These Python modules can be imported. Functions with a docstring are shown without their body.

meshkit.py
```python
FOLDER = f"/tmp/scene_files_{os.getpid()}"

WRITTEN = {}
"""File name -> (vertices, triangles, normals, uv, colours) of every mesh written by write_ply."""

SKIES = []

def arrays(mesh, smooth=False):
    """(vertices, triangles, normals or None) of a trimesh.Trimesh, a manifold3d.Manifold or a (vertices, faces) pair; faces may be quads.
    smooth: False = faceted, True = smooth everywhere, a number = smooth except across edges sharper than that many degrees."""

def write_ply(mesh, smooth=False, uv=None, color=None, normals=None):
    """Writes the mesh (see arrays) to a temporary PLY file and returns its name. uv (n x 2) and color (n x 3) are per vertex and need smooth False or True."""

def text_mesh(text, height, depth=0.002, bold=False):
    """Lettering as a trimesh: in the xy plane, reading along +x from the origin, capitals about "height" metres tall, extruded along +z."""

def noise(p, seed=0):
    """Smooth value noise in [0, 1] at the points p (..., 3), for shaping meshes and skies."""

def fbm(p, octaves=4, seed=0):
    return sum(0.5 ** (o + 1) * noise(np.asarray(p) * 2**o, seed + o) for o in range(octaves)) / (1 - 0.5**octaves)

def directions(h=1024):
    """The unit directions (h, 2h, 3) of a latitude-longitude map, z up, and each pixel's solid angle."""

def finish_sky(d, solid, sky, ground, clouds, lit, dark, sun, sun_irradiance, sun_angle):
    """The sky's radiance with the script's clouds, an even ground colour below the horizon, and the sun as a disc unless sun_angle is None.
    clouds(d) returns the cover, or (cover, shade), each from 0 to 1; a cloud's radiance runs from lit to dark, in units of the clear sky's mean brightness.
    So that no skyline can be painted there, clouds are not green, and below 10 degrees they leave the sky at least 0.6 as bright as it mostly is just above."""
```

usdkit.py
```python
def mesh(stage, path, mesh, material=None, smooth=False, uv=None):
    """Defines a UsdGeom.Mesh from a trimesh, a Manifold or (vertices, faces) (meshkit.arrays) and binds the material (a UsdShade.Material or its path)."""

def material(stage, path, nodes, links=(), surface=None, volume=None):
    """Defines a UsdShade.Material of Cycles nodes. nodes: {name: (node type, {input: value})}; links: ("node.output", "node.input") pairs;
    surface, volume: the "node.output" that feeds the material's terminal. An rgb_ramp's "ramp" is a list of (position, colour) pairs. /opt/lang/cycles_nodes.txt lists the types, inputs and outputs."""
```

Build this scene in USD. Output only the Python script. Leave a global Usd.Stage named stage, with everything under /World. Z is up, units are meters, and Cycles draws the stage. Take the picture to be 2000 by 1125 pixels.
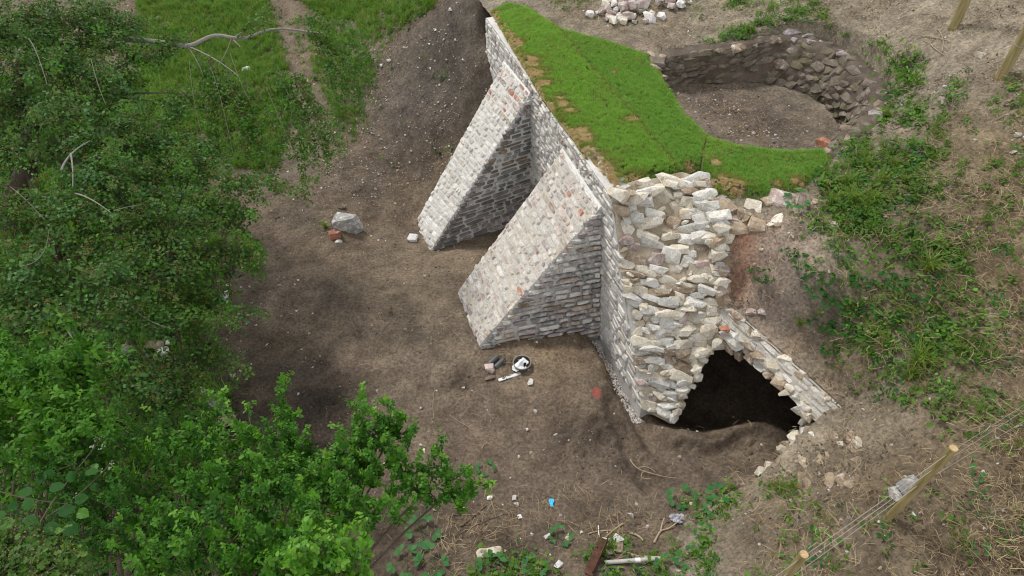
import math, random, numpy as np, trimesh, usdkit, shapely
from pxr import Usd, UsdGeom, UsdLux, UsdShade, Gf, Sdf, Vt
from scipy.interpolate import RBFInterpolator
from scipy.ndimage import map_coordinates
from scipy.spatial.transform import Rotation
from meshkit import fbm, noise
random.seed(3); RNG = np.random.default_rng(7)
stage = Usd.Stage.CreateInMemory()
UsdGeom.SetStageUpAxis(stage, UsdGeom.Tokens.z); UsdGeom.SetStageMetersPerUnit(stage, 1.0)
UsdGeom.Xform.Define(stage, '/World'); UsdGeom.Scope.Define(stage, '/World/Looks')
T_ = Sdf.ValueTypeNames
# ------------------------------------------------------------------ camera, sky, sun
FPX, PITCH, ROLL, CAMZ = 1330.0, math.radians(45), math.radians(3.0), 7.0
FW = np.array([0, math.cos(PITCH), -math.sin(PITCH)])
_u0 = np.array([0, math.sin(PITCH), math.cos(PITCH)]); _r0 = np.array([1.0, 0, 0])
RT = _r0*math.cos(ROLL) - _u0*math.sin(ROLL); UP = _u0*math.cos(ROLL) + _r0*math.sin(ROLL)
EYE = np.array([0, 0, CAMZ])
cam = UsdGeom.Camera.Define(stage, '/World/camera')
cam.AddTransformOp().Set(Gf.Matrix4d(*RT, 0, *UP, 0, *(-FW), 0, *EYE, 1))
cam.CreateHorizontalApertureAttr(36.0); cam.CreateVerticalApertureAttr(36.0*9/16)
cam.CreateFocalLengthAttr(36.0*FPX/2000); cam.CreateClippingRangeAttr(Gf.Vec2f(0.05, 500))
EXPOSURE = 0.86
cam.CreateExposureAttr(EXPOSURE)
SUN_EL, SUN_AZ = math.radians(58), math.radians(-42)      # azimuth from +y towards +x
sdir = np.array([math.cos(SUN_EL)*math.sin(SUN_AZ), math.cos(SUN_EL)*math.cos(SUN_AZ), math.sin(SUN_EL)])
sun = UsdLux.DistantLight.Define(stage, '/World/sun')
sun.CreateIntensityAttr(0.40); sun.CreateAngleAttr(10.0); sun.CreateColorAttr(Gf.Vec3f(1.0, 0.965, 0.91)); sun.CreateNormalizeAttr(True)
zz = sdir; xx = np.cross([0, 0, 1.0], zz); xx /= np.linalg.norm(xx); yy = np.cross(zz, xx)
sun.AddTransformOp().Set(Gf.Matrix4d(*xx, 0, *yy, 0, *zz, 0, 0, 0, 0, 1))
sky_mat = usdkit.material(stage, '/World/Looks/overcast_sky', {
    'sky': ('sky_texture', {'sky_type': 'single_scattering', 'sun_disc': False, 'sun_elevation': SUN_EL, 'sun_rotation': SUN_AZ}),
    'tc': ('texture_coordinate', {}), 'n': ('noise_texture', {'scale': 2.2, 'detail': 5.0, 'roughness': 0.55}),
    'r': ('rgb_ramp', {'ramp': [(0.3, (4.6, 4.7, 4.9)), (0.7, (7.4, 7.3, 7.2))]}),
    'm': ('mix_color', {'fac': 0.86, 'use_clamp': False}), 'b': ('background_shader', {'strength': 0.095})},
    [('tc.generated', 'n.vector'), ('n.fac', 'r.fac'), ('sky.color', 'm.a'), ('r.color', 'm.b'), ('m.result', 'b.color')], surface='b.background')
dome = UsdLux.DomeLight.Define(stage, '/World/sky')
UsdShade.MaterialBindingAPI.Apply(dome.GetPrim()).Bind(sky_mat)
dome.GetPrim().SetCustomDataByKey('kind', 'structure'); dome.GetPrim().SetCustomDataByKey('label', 'overcast daylight sky above the site'); 
dome.GetPrim().SetCustomDataByKey('category', 'sky')

# ------------------------------------------------------------------ helpers
USED = {}
def path_for(name, parent=None):
    base = parent.GetPath().pathString if parent is not None else '/World'
    key = base + '/' + name; k = USED.get(key, -1) + 1; USED[key] = k
    return key if k == 0 else f'{key}_{k:03d}'
def tag(p, label=None, cat=None, group=None, kind=None):
    p = p.GetPrim() if hasattr(p, 'GetPrim') else p
    for k, v in (('label', label), ('category', cat), ('group', group), ('kind', kind)):
        if v: p.SetCustomDataByKey(k, v)
    return p
def obj(name, mesh, m, parent=None, smooth=False, prim_tint=None):
    g = usdkit.mesh(stage, path_for(name, parent), mesh, m, smooth=smooth)
    if prim_tint is not None:
        UsdGeom.PrimvarsAPI(g).CreatePrimvar('tint', T_.Color3fArray, 'vertex').Set(Vt.Vec3fArray.FromNumpy(np.asarray(prim_tint, np.float32)))
    return g.GetPrim()
def thing(name, label, cat, loc=(0, 0, 0), rz=0, group=None, scale=None, kind=None):
    x = UsdGeom.Xform.Define(stage, path_for(name)); x.AddTranslateOp().Set(Gf.Vec3d(*map(float, loc)))
    if rz: x.AddRotateZOp().Set(math.degrees(rz))
    if scale is not None: x.AddScaleOp().Set(Gf.Vec3f(*([scale]*3 if np.ndim(scale) == 0 else scale)))
    return tag(x, label, cat, group, kind)
def copy_of(root, name, label, cat, loc, rz=0, scale=1.0, group=None):
    x = thing(name, label, cat, loc, rz, group, scale)
    x.GetReferences().AddInternalReference(root.GetPath()); x.SetInstanceable(True)
    return x
def instancer(name, protos, pos, rots, scales, idx, parent=None):
    """protos: list of (mesh, material, smooth). rots: scipy Rotation."""
    pi = UsdGeom.PointInstancer.Define(stage, path_for(name, parent)); base = pi.GetPath().pathString
    rel = pi.CreatePrototypesRel()
    for k, pr in enumerate(protos):
        if isinstance(pr[0], list):
            x = UsdGeom.Xform.Define(stage, f'{base}/variant_{k:03d}')
            for j, (ms, mt, sm) in enumerate(pr[0]):
                usdkit.mesh(stage, f'{base}/variant_{k:03d}/piece_{j:03d}', ms, mt, smooth=sm)
            rel.AddTarget(x.GetPath())
        else:
            g = usdkit.mesh(stage, f'{base}/variant_{k:03d}', pr[0], pr[1], smooth=pr[2]); rel.AddTarget(g.GetPath())
    q = rots.as_quat().astype(np.float32)
    pi.CreateProtoIndicesAttr(Vt.IntArray.FromNumpy(np.asarray(idx, np.int32)))
    pi.CreatePositionsAttr(Vt.Vec3fArray.FromNumpy(np.asarray(pos, np.float32)))
    pi.CreateOrientationsAttr(Vt.QuathArray([Gf.Quath(float(a[3]), float(a[0]), float(a[1]), float(a[2])) for a in q]))
    sc = np.asarray(scales, np.float32); sc = np.repeat(sc[:, None], 3, 1) if sc.ndim == 1 else sc
    pi.CreateScalesAttr(Vt.Vec3fArray.FromNumpy(sc))
    return pi.GetPrim()
class MB:
    def __init__(s): s.v, s.f, s.n = [], [], 0
    def add(s, v, f):
        v = np.asarray(v, float); f = np.asarray(f, int)
        if f.shape[1] == 4: f = np.vstack([f[:, [0, 1, 2]], f[:, [0, 2, 3]]])
        s.v.append(v); s.f.append(f + s.n); s.n += len(v); return s
    def mesh(s): return np.vstack(s.v), np.vstack(s.f)
def tube(pts, r, sides=6, cap=True):
    p = np.asarray(pts, float); r = np.broadcast_to(r, (len(p),)); t = np.gradient(p, axis=0); t /= np.linalg.norm(t, axis=1, keepdims=True) + 1e-12
    a = np.cross(t, np.where(np.abs(t[:, 2:]) < 0.9, [0, 0, 1.0], [1.0, 0, 0])); a /= np.linalg.norm(a, axis=1, keepdims=True) + 1e-12
    b = np.cross(t, a); g = np.arange(sides)*2*np.pi/sides
    v = (p[:, None] + r[:, None, None]*(np.cos(g)[None, :, None]*a[:, None] + np.sin(g)[None, :, None]*b[:, None])).reshape(-1, 3)
    i, j = np.meshgrid(np.arange(len(p)-1), np.arange(sides), indexing='ij')
    q = np.stack([i*sides+j, i*sides+(j+1) % sides, (i+1)*sides+(j+1) % sides, (i+1)*sides+j], -1).reshape(-1, 4)
    f = np.vstack([q[:, [0, 1, 2]], q[:, [0, 2, 3]]])
    if cap:
        n = len(v); v = np.vstack([v, p[:1], p[-1:]]); k = np.arange(sides); m = (len(p)-1)*sides
        f = np.vstack([f, np.stack([np.full(sides, n), (k+1) % sides, k], 1), np.stack([np.full(sides, n+1), m+k, m+(k+1) % sides], 1)])
    return v, f
def spline(pts, n=12):
    p = np.asarray(pts, float); t = np.linspace(0, 1, len(p))
    from scipy.interpolate import CubicSpline
    return CubicSpline(t, p)(np.linspace(0, 1, n)) if len(p) > 2 else p[0] + (p[1]-p[0])*np.linspace(0, 1, n)[:, None]
def rock(dims, rng, n=15, sq=0.75):
    d = rng.normal(size=(n, 3)); d /= np.linalg.norm(d, axis=1, keepdims=True)
    d = np.sign(d)*np.abs(d)**sq; d *= rng.uniform(0.85, 1.05, (n, 1))
    h = trimesh.PointCloud(d*np.asarray(dims)/2).convex_hull
    return np.array(h.vertices), np.array(h.faces)
def ray(u, v): return RT*(u-1000)/FPX + FW + UP*(562.5-v)/FPX
def px(u, v, z): d = ray(u, v); return EYE + d*(z-CAMZ)/d[2]
def pt(u, v, t): return EYE + ray(u, v)*t

# ------------------------------------------------------------------ materials
def stone_mat(name, a, b, lime=0.35, limecol=(0.56, 0.54, 0.50), bump=0.5, sc=1.0):
    return usdkit.material(stage, '/World/Looks/'+name, {
        'g': ('geometry', {}), 'oi': ('object_info', {}),
        'n1': ('noise_texture', {'scale': 7.0*sc, 'detail': 5.0, 'roughness': 0.6}), 'r1': ('rgb_ramp', {'ramp': [(0.3, a), (0.7, b)]}),
        'n2': ('noise_texture', {'scale': 13.0*sc, 'detail': 6.0, 'roughness': 0.65}), 'r2': ('map_range', {'from_min': 0.60-lime*0.45, 'from_max': 0.78-lime*0.45, 'to_min': 0.0, 'to_max': 0.9, 'clamp': True}),
        'mx': ('mix_color', {'b': limecol}), 'n3': ('noise_texture', {'scale': 55.0*sc, 'detail': 5.0, 'roughness': 0.7}),
        'r3': ('rgb_ramp', {'ramp': [(0.3, (0.55, 0.53, 0.5)), (0.5, (1, 1, 1)), (0.75, (1.18, 1.18, 1.17))]}), 'mu': ('mix_color', {'blend_type': 'multiply', 'fac': 1.0, 'use_clamp': False}),
        'rv': ('map_range', {'from_min': 0, 'from_max': 1, 'to_min': 0.8, 'to_max': 1.15}), 'hv': ('hsv', {}),
        'bp': ('bump', {'strength': bump, 'distance': 0.012}), 'p': ('principled_bsdf', {'roughness': 0.92, 'specular_ior_level': 0.2})},
        [('g.position', 'n1.vector'), ('g.position', 'n2.vector'), ('g.position', 'n3.vector'), ('n1.fac', 'r1.fac'), ('r1.color', 'mx.a'), ('n2.fac', 'r2.value'), ('r2.result', 'mx.fac'),
         ('mx.result', 'mu.a'), ('n3.fac', 'r3.fac'), ('r3.color', 'mu.b'), ('oi.random', 'rv.value'), ('rv.result', 'hv.value'), ('mu.result', 'hv.color'), ('hv.color', 'p.base_color'), ('n3.fac', 'bp.height'), ('bp.normal', 'p.normal')], surface='p.BSDF')
LIME = (0.60, 0.585, 0.555)
S = {
 'white': stone_mat('limewashed_stone', (0.40, 0.39, 0.375), (0.60, 0.59, 0.565), 0.6, (0.66, 0.65, 0.625)),
 'pale': stone_mat('pale_limestone', (0.36, 0.345, 0.315), (0.52, 0.50, 0.455), 0.4, LIME),
 'cream': stone_mat('cream_limestone', (0.42, 0.36, 0.265), (0.60, 0.535, 0.42), 0.25, LIME),
 'tan': stone_mat('tan_stone', (0.26, 0.19, 0.125), (0.40, 0.32, 0.225), 0.2, LIME),
 'pink': stone_mat('pink_stone', (0.30, 0.215, 0.195), (0.44, 0.35, 0.32), 0.25, LIME),
 'mauve': stone_mat('mauve_stone', (0.20, 0.165, 0.165), (0.33, 0.285, 0.28), 0.2, LIME),
 'brown': stone_mat('brown_stone', (0.13, 0.095, 0.07), (0.24, 0.185, 0.145), 0.1, LIME),
 'grey': stone_mat('grey_stone', (0.17, 0.165, 0.155), (0.31, 0.30, 0.285), 0.25, LIME),
 'dark': stone_mat('dark_grey_stone', (0.105, 0.10, 0.097), (0.23, 0.22, 0.205), 0.12, (0.40, 0.39, 0.38)),
 'red': stone_mat('red_brick', (0.28, 0.105, 0.065), (0.42, 0.20, 0.135), 0.1, LIME),
 'rough': stone_mat('rubble_core_stone', (0.43, 0.365, 0.27), (0.67, 0.62, 0.52), 0.3, (0.62, 0.60, 0.54)),
 'rough_grey': stone_mat('rubble_core_grey', (0.42, 0.395, 0.34), (0.64, 0.62, 0.56), 0.4, (0.64, 0.63, 0.60)),
 'soily': stone_mat('soil_stained_stone', (0.19, 0.135, 0.09), (0.40, 0.325, 0.24), 0.12, LIME),
 'lining': stone_mat('burnt_kiln_lining', (0.105, 0.085, 0.066), (0.215, 0.18, 0.145), 0.12, (0.30, 0.275, 0.24)),
 'lining_b': stone_mat('burnt_kiln_lining_mossy', (0.085, 0.075, 0.045), (0.19, 0.165, 0.115), 0.08, (0.27, 0.26, 0.22)),
 'heap_w': stone_mat('heap_white_stone', (0.46, 0.43, 0.41), (0.66, 0.63, 0.61), 0.35, (0.70, 0.69, 0.67)),
 'heap_p': stone_mat('heap_pink_stone', (0.36, 0.28, 0.25), (0.50, 0.41, 0.38), 0.2, (0.62, 0.6, 0.58)),
}
def mortar_mat(name, a, b, bump=0.6):
    return usdkit.material(stage, '/World/Looks/'+name, {'g': ('geometry', {}), 'n1': ('noise_texture', {'scale': 5.0, 'detail': 7.0, 'roughness': 0.65}), 'r1': ('rgb_ramp', {'ramp': [(0.32, a), (0.68, b)]}),
        'n2': ('noise_texture', {'scale': 70.0, 'detail': 4.0, 'roughness': 0.7}), 'r2': ('rgb_ramp', {'ramp': [(0.3, (0.75, 0.74, 0.72)), (0.6, (1.08, 1.08, 1.08))]}), 'mu': ('mix_color', {'blend_type': 'multiply', 'fac': 1.0, 'use_clamp': False}),
        'bp': ('bump', {'strength': bump, 'distance': 0.01}), 'p': ('principled_bsdf', {'roughness': 0.95, 'specular_ior_level': 0.15})},
        [('g.position', 'n1.vector'), ('g.position', 'n2.vector'), ('n1.fac', 'r1.fac'), ('n2.fac', 'r2.fac'), ('r1.color', 'mu.a'), ('r2.color', 'mu.b'), ('mu.result', 'p.base_color'), ('n2.fac', 'bp.height'), ('bp.normal', 'p.normal')], surface='p.BSDF')
M_LIME = mortar_mat('lime_mortar', (0.44, 0.425, 0.40), (0.62, 0.61, 0.585))
M_CREAM = mortar_mat('cream_mortar', (0.40, 0.365, 0.31), (0.56, 0.525, 0.47))
M_GREYM = mortar_mat('grey_mortar', (0.38, 0.37, 0.35), (0.54, 0.53, 0.51))
M_EARTHM = mortar_mat('earthy_mortar', (0.28, 0.225, 0.155), (0.50, 0.435, 0.335), 1.0)
M_BURNT = mortar_mat('burnt_clay', (0.07, 0.055, 0.042), (0.155, 0.125, 0.10), 1.0)
def soil_mat(name, fleck=0.5, bump=0.8):
    return usdkit.material(stage, '/World/Looks/'+name, {
        'a': ('attribute', {'attribute': 'tint'}), 'g': ('geometry', {}),
        'n1': ('noise_texture', {'scale': 3.0, 'detail': 8.0, 'roughness': 0.62}), 'r1': ('rgb_ramp', {'ramp': [(0.28, (0.58, 0.56, 0.54)), (0.5, (1.0, 1.0, 1.0)), (0.72, (1.45, 1.43, 1.38))]}),
        'n2': ('noise_texture', {'scale': 26.0, 'detail': 7.0, 'roughness': 0.78}), 'r2': ('rgb_ramp', {'ramp': [(0.34, (0.48, 0.46, 0.43)), (0.5, (1.0, 1.0, 1.0)), (0.68, (1.7, 1.66, 1.58))]}),
        'v': ('voronoi_texture', {'scale': 48.0}), 'vr': ('map_range', {'from_min': 0.10, 'from_max': 0.16, 'to_min': fleck, 'to_max': 0.0, 'clamp': True}),
        'n4': ('noise_texture', {'scale': 9.0, 'detail': 3.0}), 'fm': ('map_range', {'from_min': 0.5, 'from_max': 0.62, 'to_min': 0.0, 'to_max': 1.0, 'clamp': True}), 'ff': ('math', {'math_type': 'multiply'}),
        'm1': ('mix_color', {'blend_type': 'multiply', 'fac': 1.0, 'use_clamp': False}), 'm2': ('mix_color', {'blend_type': 'multiply', 'fac': 1.0, 'use_clamp': False}), 'm3': ('mix_color', {'b': (0.34, 0.30, 0.25)}),
        'bp': ('bump', {'strength': bump, 'distance': 0.02}), 'p': ('principled_bsdf', {'roughness': 0.95, 'specular_ior_level': 0.15})},
        [('g.position', 'n1.vector'), ('g.position', 'n2.vector'), ('g.position', 'v.vector'), ('g.position', 'n4.vector'), ('n1.fac', 'r1.fac'), ('n2.fac', 'r2.fac'), ('a.color', 'm1.a'), ('r1.color', 'm1.b'), ('m1.result', 'm2.a'), ('r2.color', 'm2.b'),
         ('v.distance', 'vr.value'), ('n4.fac', 'fm.value'), ('vr.result', 'ff.value1'), ('fm.result', 'ff.value2'), ('ff.value', 'm3.fac'), ('m2.result', 'm3.a'), ('m3.result', 'p.base_color'), ('n2.fac', 'bp.height'), ('bp.normal', 'p.normal')], surface='p.BSDF')
M_SOIL = soil_mat('bare_soil', 0.45); M_BANK = soil_mat('dry_bank_soil', 0.5)
def plain(name, col, rough=0.6, var=0.25, sc=20.0, metal=0.0, bump=0.2):
    return usdkit.material(stage, '/World/Looks/'+name, {'g': ('geometry', {}), 'n': ('noise_texture', {'scale': sc, 'detail': 5.0, 'roughness': 0.65}),
        'r': ('rgb_ramp', {'ramp': [(0.3, tuple(c*(1-var) for c in col)), (0.7, tuple(min(1, c*(1+var)) for c in col))]}), 'bp': ('bump', {'strength': bump, 'distance': 0.005}), 'p': ('principled_bsdf', {'roughness': rough, 'metallic': metal, 'specular_ior_level': 0.3})},
        [('g.position', 'n.vector'), ('n.fac', 'r.fac'), ('r.color', 'p.base_color'), ('n.fac', 'bp.height'), ('bp.normal', 'p.normal')], surface='p.BSDF')
def leaf_mat(name, a, b, trans=0.3, rough=0.5, spec=0.3):
    return usdkit.material(stage, '/World/Looks/'+name, {'oi': ('object_info', {}), 'g': ('geometry', {}), 'n': ('noise_texture', {'scale': 9.0, 'detail': 3.0}),
        'ad': ('math', {'math_type': 'multiply_add', 'value2': 0.5}), 'is': ('math', {'math_type': 'multiply', 'value2': 0.5}), 'rr': ('math', {'math_type': 'add'}),
        'r': ('rgb_ramp', {'ramp': [(0.15, a), (0.85, b)]}), 'p': ('principled_bsdf', {'roughness': rough, 'specular_ior_level': spec}), 'tg': ('mix_color', {'blend_type': 'multiply', 'fac': 1.0, 'b': (1.25, 1.35, 0.5), 'use_clamp': False}), 't': ('translucent_bsdf', {}), 'mx': ('mix_closure', {'fac': trans})},
        [('g.position', 'n.vector'), ('oi.random', 'is.value1'), ('g.random_per_island', 'ad.value1'), ('is.value', 'ad.value3'), ('ad.value', 'r.fac'), ('r.color', 'p.base_color'), ('r.color', 'tg.a'), ('tg.result', 't.color'), ('p.BSDF', 'mx.closure1'), ('t.BSDF', 'mx.closure2')], surface='mx.closure')

# ------------------------------------------------------------------ site frame: s along the front wall (away), o outwards from it
A0 = px(1172, 640, 0); D0 = px(1255, 790, 0)
dS = (A0-D0)/np.linalg.norm(A0-D0); nO = np.array([-dS[1], dS[0], 0.0])
def so(s, o, z=0.0): return A0*[1, 1, 0] + dS*s + nO*o + [0, 0, z]
def to_so(p): q = np.asarray(p) - A0*[1, 1, 0]; return q @ dS, q @ nO
BAT = 0.05
_N = nO + np.array([0, 0, BAT])
def wallpt(u, v, off=0.0): d = ray(u, v); return EYE + d*((_N@(A0+nO*off) - EYE@_N)/(d@_N))
E_top = wallpt(1197, 380)                                   # upper end of the ragged corner
G_top = px(1412, 450, 1.85); K_mid = px(1398, 668, 0.72); B_base = px(1312, 815, -0.08)
T0 = px(1411, 590, 1.12); T1 = px(1642, 800, 0.90)
TOPL = np.array([E_top, px(1258, 356, 2.06), px(1330, 340, 2.07), px(1372, 352, 2.06), px(1400, 396, 1.98), G_top])
_sn = np.cross(T1-T0, px(1398, 672, 0.72)-T0); _sn /= np.linalg.norm(_sn)
def on_stub(u, v, off=0.0): d = ray(u, v); sn = _sn if _sn@nO > 0 else -_sn; return EYE + d*(((T0+sn*off)-EYE)@sn/(d@sn))
U0 = on_stub(1402, 640); U1 = on_stub(1592, 822)

# ------------------------------------------------------------------ terrain
low_pts = [(700,560,0),(850,600,0),(1050,800,0),(900,800,0),(640,700,0),(1100,950,.03),(1250,870,-.06),(1200,960,.02),(1180,720,0),(1215,790,-.05),(1350,960,.05),(1300,1000,.15),(900,1000,.12),(1000,1080,.28),(1200,1100,.4),(1480,935,.18),
 (1000,600,0),(860,540,-.1),(845,490,-.28),(930,465,-.3),(1035,430,-.35),(780,450,-.33),(790,472,-.33),(760,500,-.15),
 (500,560,.05),(430,650,.08),(300,680,.15),(550,400,.08),(650,460,0),(700,380,-.05),(800,400,-.3),(850,310,-.05),(900,230,.6),(870,150,.95),(950,130,1.3),(957,60,1.62),(935,200,.75),(885,290,.15),(700,200,.45),(750,80,1.1),(850,25,1.7),(650,100,.6),(560,100,.35),(540,20,.4),(450,100,.2),(600,10,.5),(720,20,.95),(940,15,2.0),
 (100,700,.2),(100,400,.1),(100,100,.1),(600,950,.1),(400,1000,.2),(700,1080,.2),(200,1050,.2),(980,-40,2.0),(960,-5,2.0),(1010,-30,2.05),(1040,-60,2.1),(850,-60,1.7),(650,-60,.8),(1200,-60,2.0),(400,-60,.3)]
low_xyz = np.array([px(*p) for p in low_pts])
extra = [so(s, o, z) for s, o, z in ((-1.78,-.34,-.16),(-1.95,-.65,-.17),(-1.9,-1.04,-.18),(-1.98,-1.41,-.2),(-2.3,-1.63,-.22),(-2.4,-.7,-.1),(-2.35,-1.1,-.14),(-1.42,-.62,-.75),(-1.55,-1.0,-.85),(-1.6,-1.4,-.9),(-1.9,-2.0,-.9),(-1.0,-1.6,-1.1),(-1.5,-2.6,-1.0),(-3,-2.4,-.8),(0,-2.5,-.6),(2,-2,-.4),(4,-2,0),(5,-3,.5),(0,-6,-.5),(-4,-5,-.5),(3,-6,0),(7,-3,1.5),(8,-6,1.6))]
low_xyz = np.vstack([low_xyz, extra])
LOW = RBFInterpolator(low_xyz[:, :2], low_xyz[:, 2], kernel='thin_plate_spline', smoothing=0.001, neighbors=40)
high_pts = [(1480,425,1.93),(1450,500,1.62),(1500,560,1.52),(1560,600,1.58),(1600,720,1.2),(1520,640,1.28),(1642,800,.92),(1420,560,1.3),(1600,480,1.95),(1640,400,2.12),(1700,600,1.68),(1700,450,2.1),(1800,600,1.88),(1900,600,2.0),(1735,1010,1.44),(1660,900,1.02),(1990,1000,1.75),(1850,1100,1.5),(1700,1110,1.25),(1550,1110,1.02),(1480,935,.30),(1560,880,.68),(1530,1000,.75),(1450,1000,.45),(1400,1100,.62),(1300,1020,.12),(1250,1110,.36),(1100,1100,.05),(900,1100,-.3),(1000,1000,-.4),(1850,850,1.65),(1750,780,1.42),(1680,720,1.32),(1990,780,1.9),
 (1750,300,2.3),(1900,300,2.6),(1990,400,2.55),(1960,150,3.0),(1865,50,3.0),(1990,20,3.2),(1700,50,2.65),(1500,30,2.35),(1300,20,2.15),(1150,30,2.08),(1050,20,2.1),(1300,90,2.12),(1720,180,2.35),(1640,300,2.18),(1300,-60,2.1),(1700,-80,2.6),(2100,100,3.1),(2100,500,2.4),(2100,900,2.0),
 (1100,150,2.12),(1250,250,2.12),(1180,300,2.12),(1420,330,2.1),(1550,340,2.1)]
high_xyz = np.array([px(*p) for p in high_pts]); high_xyz = np.vstack([high_xyz, [so(s, o, z) for s, o, z in ((.25,-.2,2.08),(2,-.2,2.1),(4,-.2,2.1),(5.5,-.3,2.08),(7.5,-.4,1.98),(9,-1,1.9),(-.25,-.62,1.96))]]+[T0*(1-k)+T1*k+nO*-d_+[0,0,.05+d_*.35] for k in (0.05,.25,.5,.75,.95) for d_ in (0,.18)])
HIGH = RBFInterpolator(high_xyz[:, :2], high_xyz[:, 2], kernel='thin_plate_spline', smoothing=0.004, neighbors=40)
POT_C, POT_Z = np.array(to_so(px(1490, 225, 1.64))), 1.64
rim_px = [(1290,118,2.14),(1330,108,2.14),(1400,98,2.18),(1470,88,2.22),(1540,75,2.25),(1600,88,2.28),(1650,112,2.3),(1690,150,2.32),(1704,185,2.3),(1690,220,2.28),(1655,248,2.22),(1622,275,2.16)]
base_px = [(1312,172,1.64),(1350,163,1.64),(1420,162,1.64),(1480,160,1.64),(1530,168,1.64),(1575,182,1.64),(1610,205,1.64),(1642,235,1.64)]
RIM = [px(*p) for p in rim_px]; POTB = [px(*p) for p in base_px]
near_rim = [px(u, v, 2.12) for u, v in ((1600,296),(1540,300),(1440,292),(1388,276),(1335,230),(1296,165))]
pot_poly = shapely.Polygon([p[:2] for p in RIM+near_rim]).buffer(-0.02)
_pc = np.mean([p[:2] for p in RIM+near_rim], axis=0)
pot_cut = pot_poly.buffer(.26).difference(shapely.Polygon([px(u, v, 2.12)[:2] for u, v in ((1640,340),(1610,292),(1540,294),(1440,285),(1390,268),(1340,227),(1302,166),(1289,140),(1280,118),(1276,100),(1180,80),(1200,140),(1300,360))])).buffer(0)
base_near = [px(u, v, 1.42) + so(0.0, 0.0)*0 for u, v in ((1600,268),(1520,300),(1430,300),(1370,262))]
def grow(lo, hi, step, far):
    core = np.arange(lo, hi+step/2, step); k = np.cumsum(step*1.35**np.arange(1, 40)); k = k[k < far]
    return np.concatenate([lo-k[::-1], core, hi+k])
GX = grow(-6.2, 7.2, 0.034, 70); GY = grow(1.2, 13.6, 0.034, 90)
XX, YY = np.meshgrid(GX, GY, indexing='xy'); XY = np.stack([XX.ravel(), YY.ravel()], 1)
def eval_coarse(f, lo, hi, fade):
    cx, cy = np.linspace(-9, 10, 120), np.linspace(-2, 18, 126)
    C = np.stack(np.meshgrid(cx, cy, indexing='xy'), -1).reshape(-1, 2)
    z = np.clip(f(C), lo, hi).reshape(len(cy), len(cx))
    q = XY.copy(); qx = np.clip(q[:, 0], -9, 10); qy = np.clip(q[:, 1], -2, 18)
    zi = map_coordinates(z, [(qy+2)/20*(len(cy)-1), (qx+9)/19*(len(cx)-1)], order=1)
    d = np.hypot(q[:, 0]-qx, q[:, 1]-qy); w = np.exp(-d/6.0)
    return (zi*w + fade*(1-w)).reshape(XX.shape)
ZL = eval_coarse(LOW, -1.3, 2.2, 0.6); ZH = eval_coarse(HIGH, -1.0, 3.6, 2.6)
P3 = np.stack([XX, YY, np.zeros_like(XX)], -1)
nz = lambda sc, o=4, seed=0: fbm(P3*sc, o, seed) - 0.5
SS = (XX-A0[0])*dS[0] + (YY-A0[1])*dS[1]; OO = (XX-A0[0])*nO[0] + (YY-A0[1])*nO[1]
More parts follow.
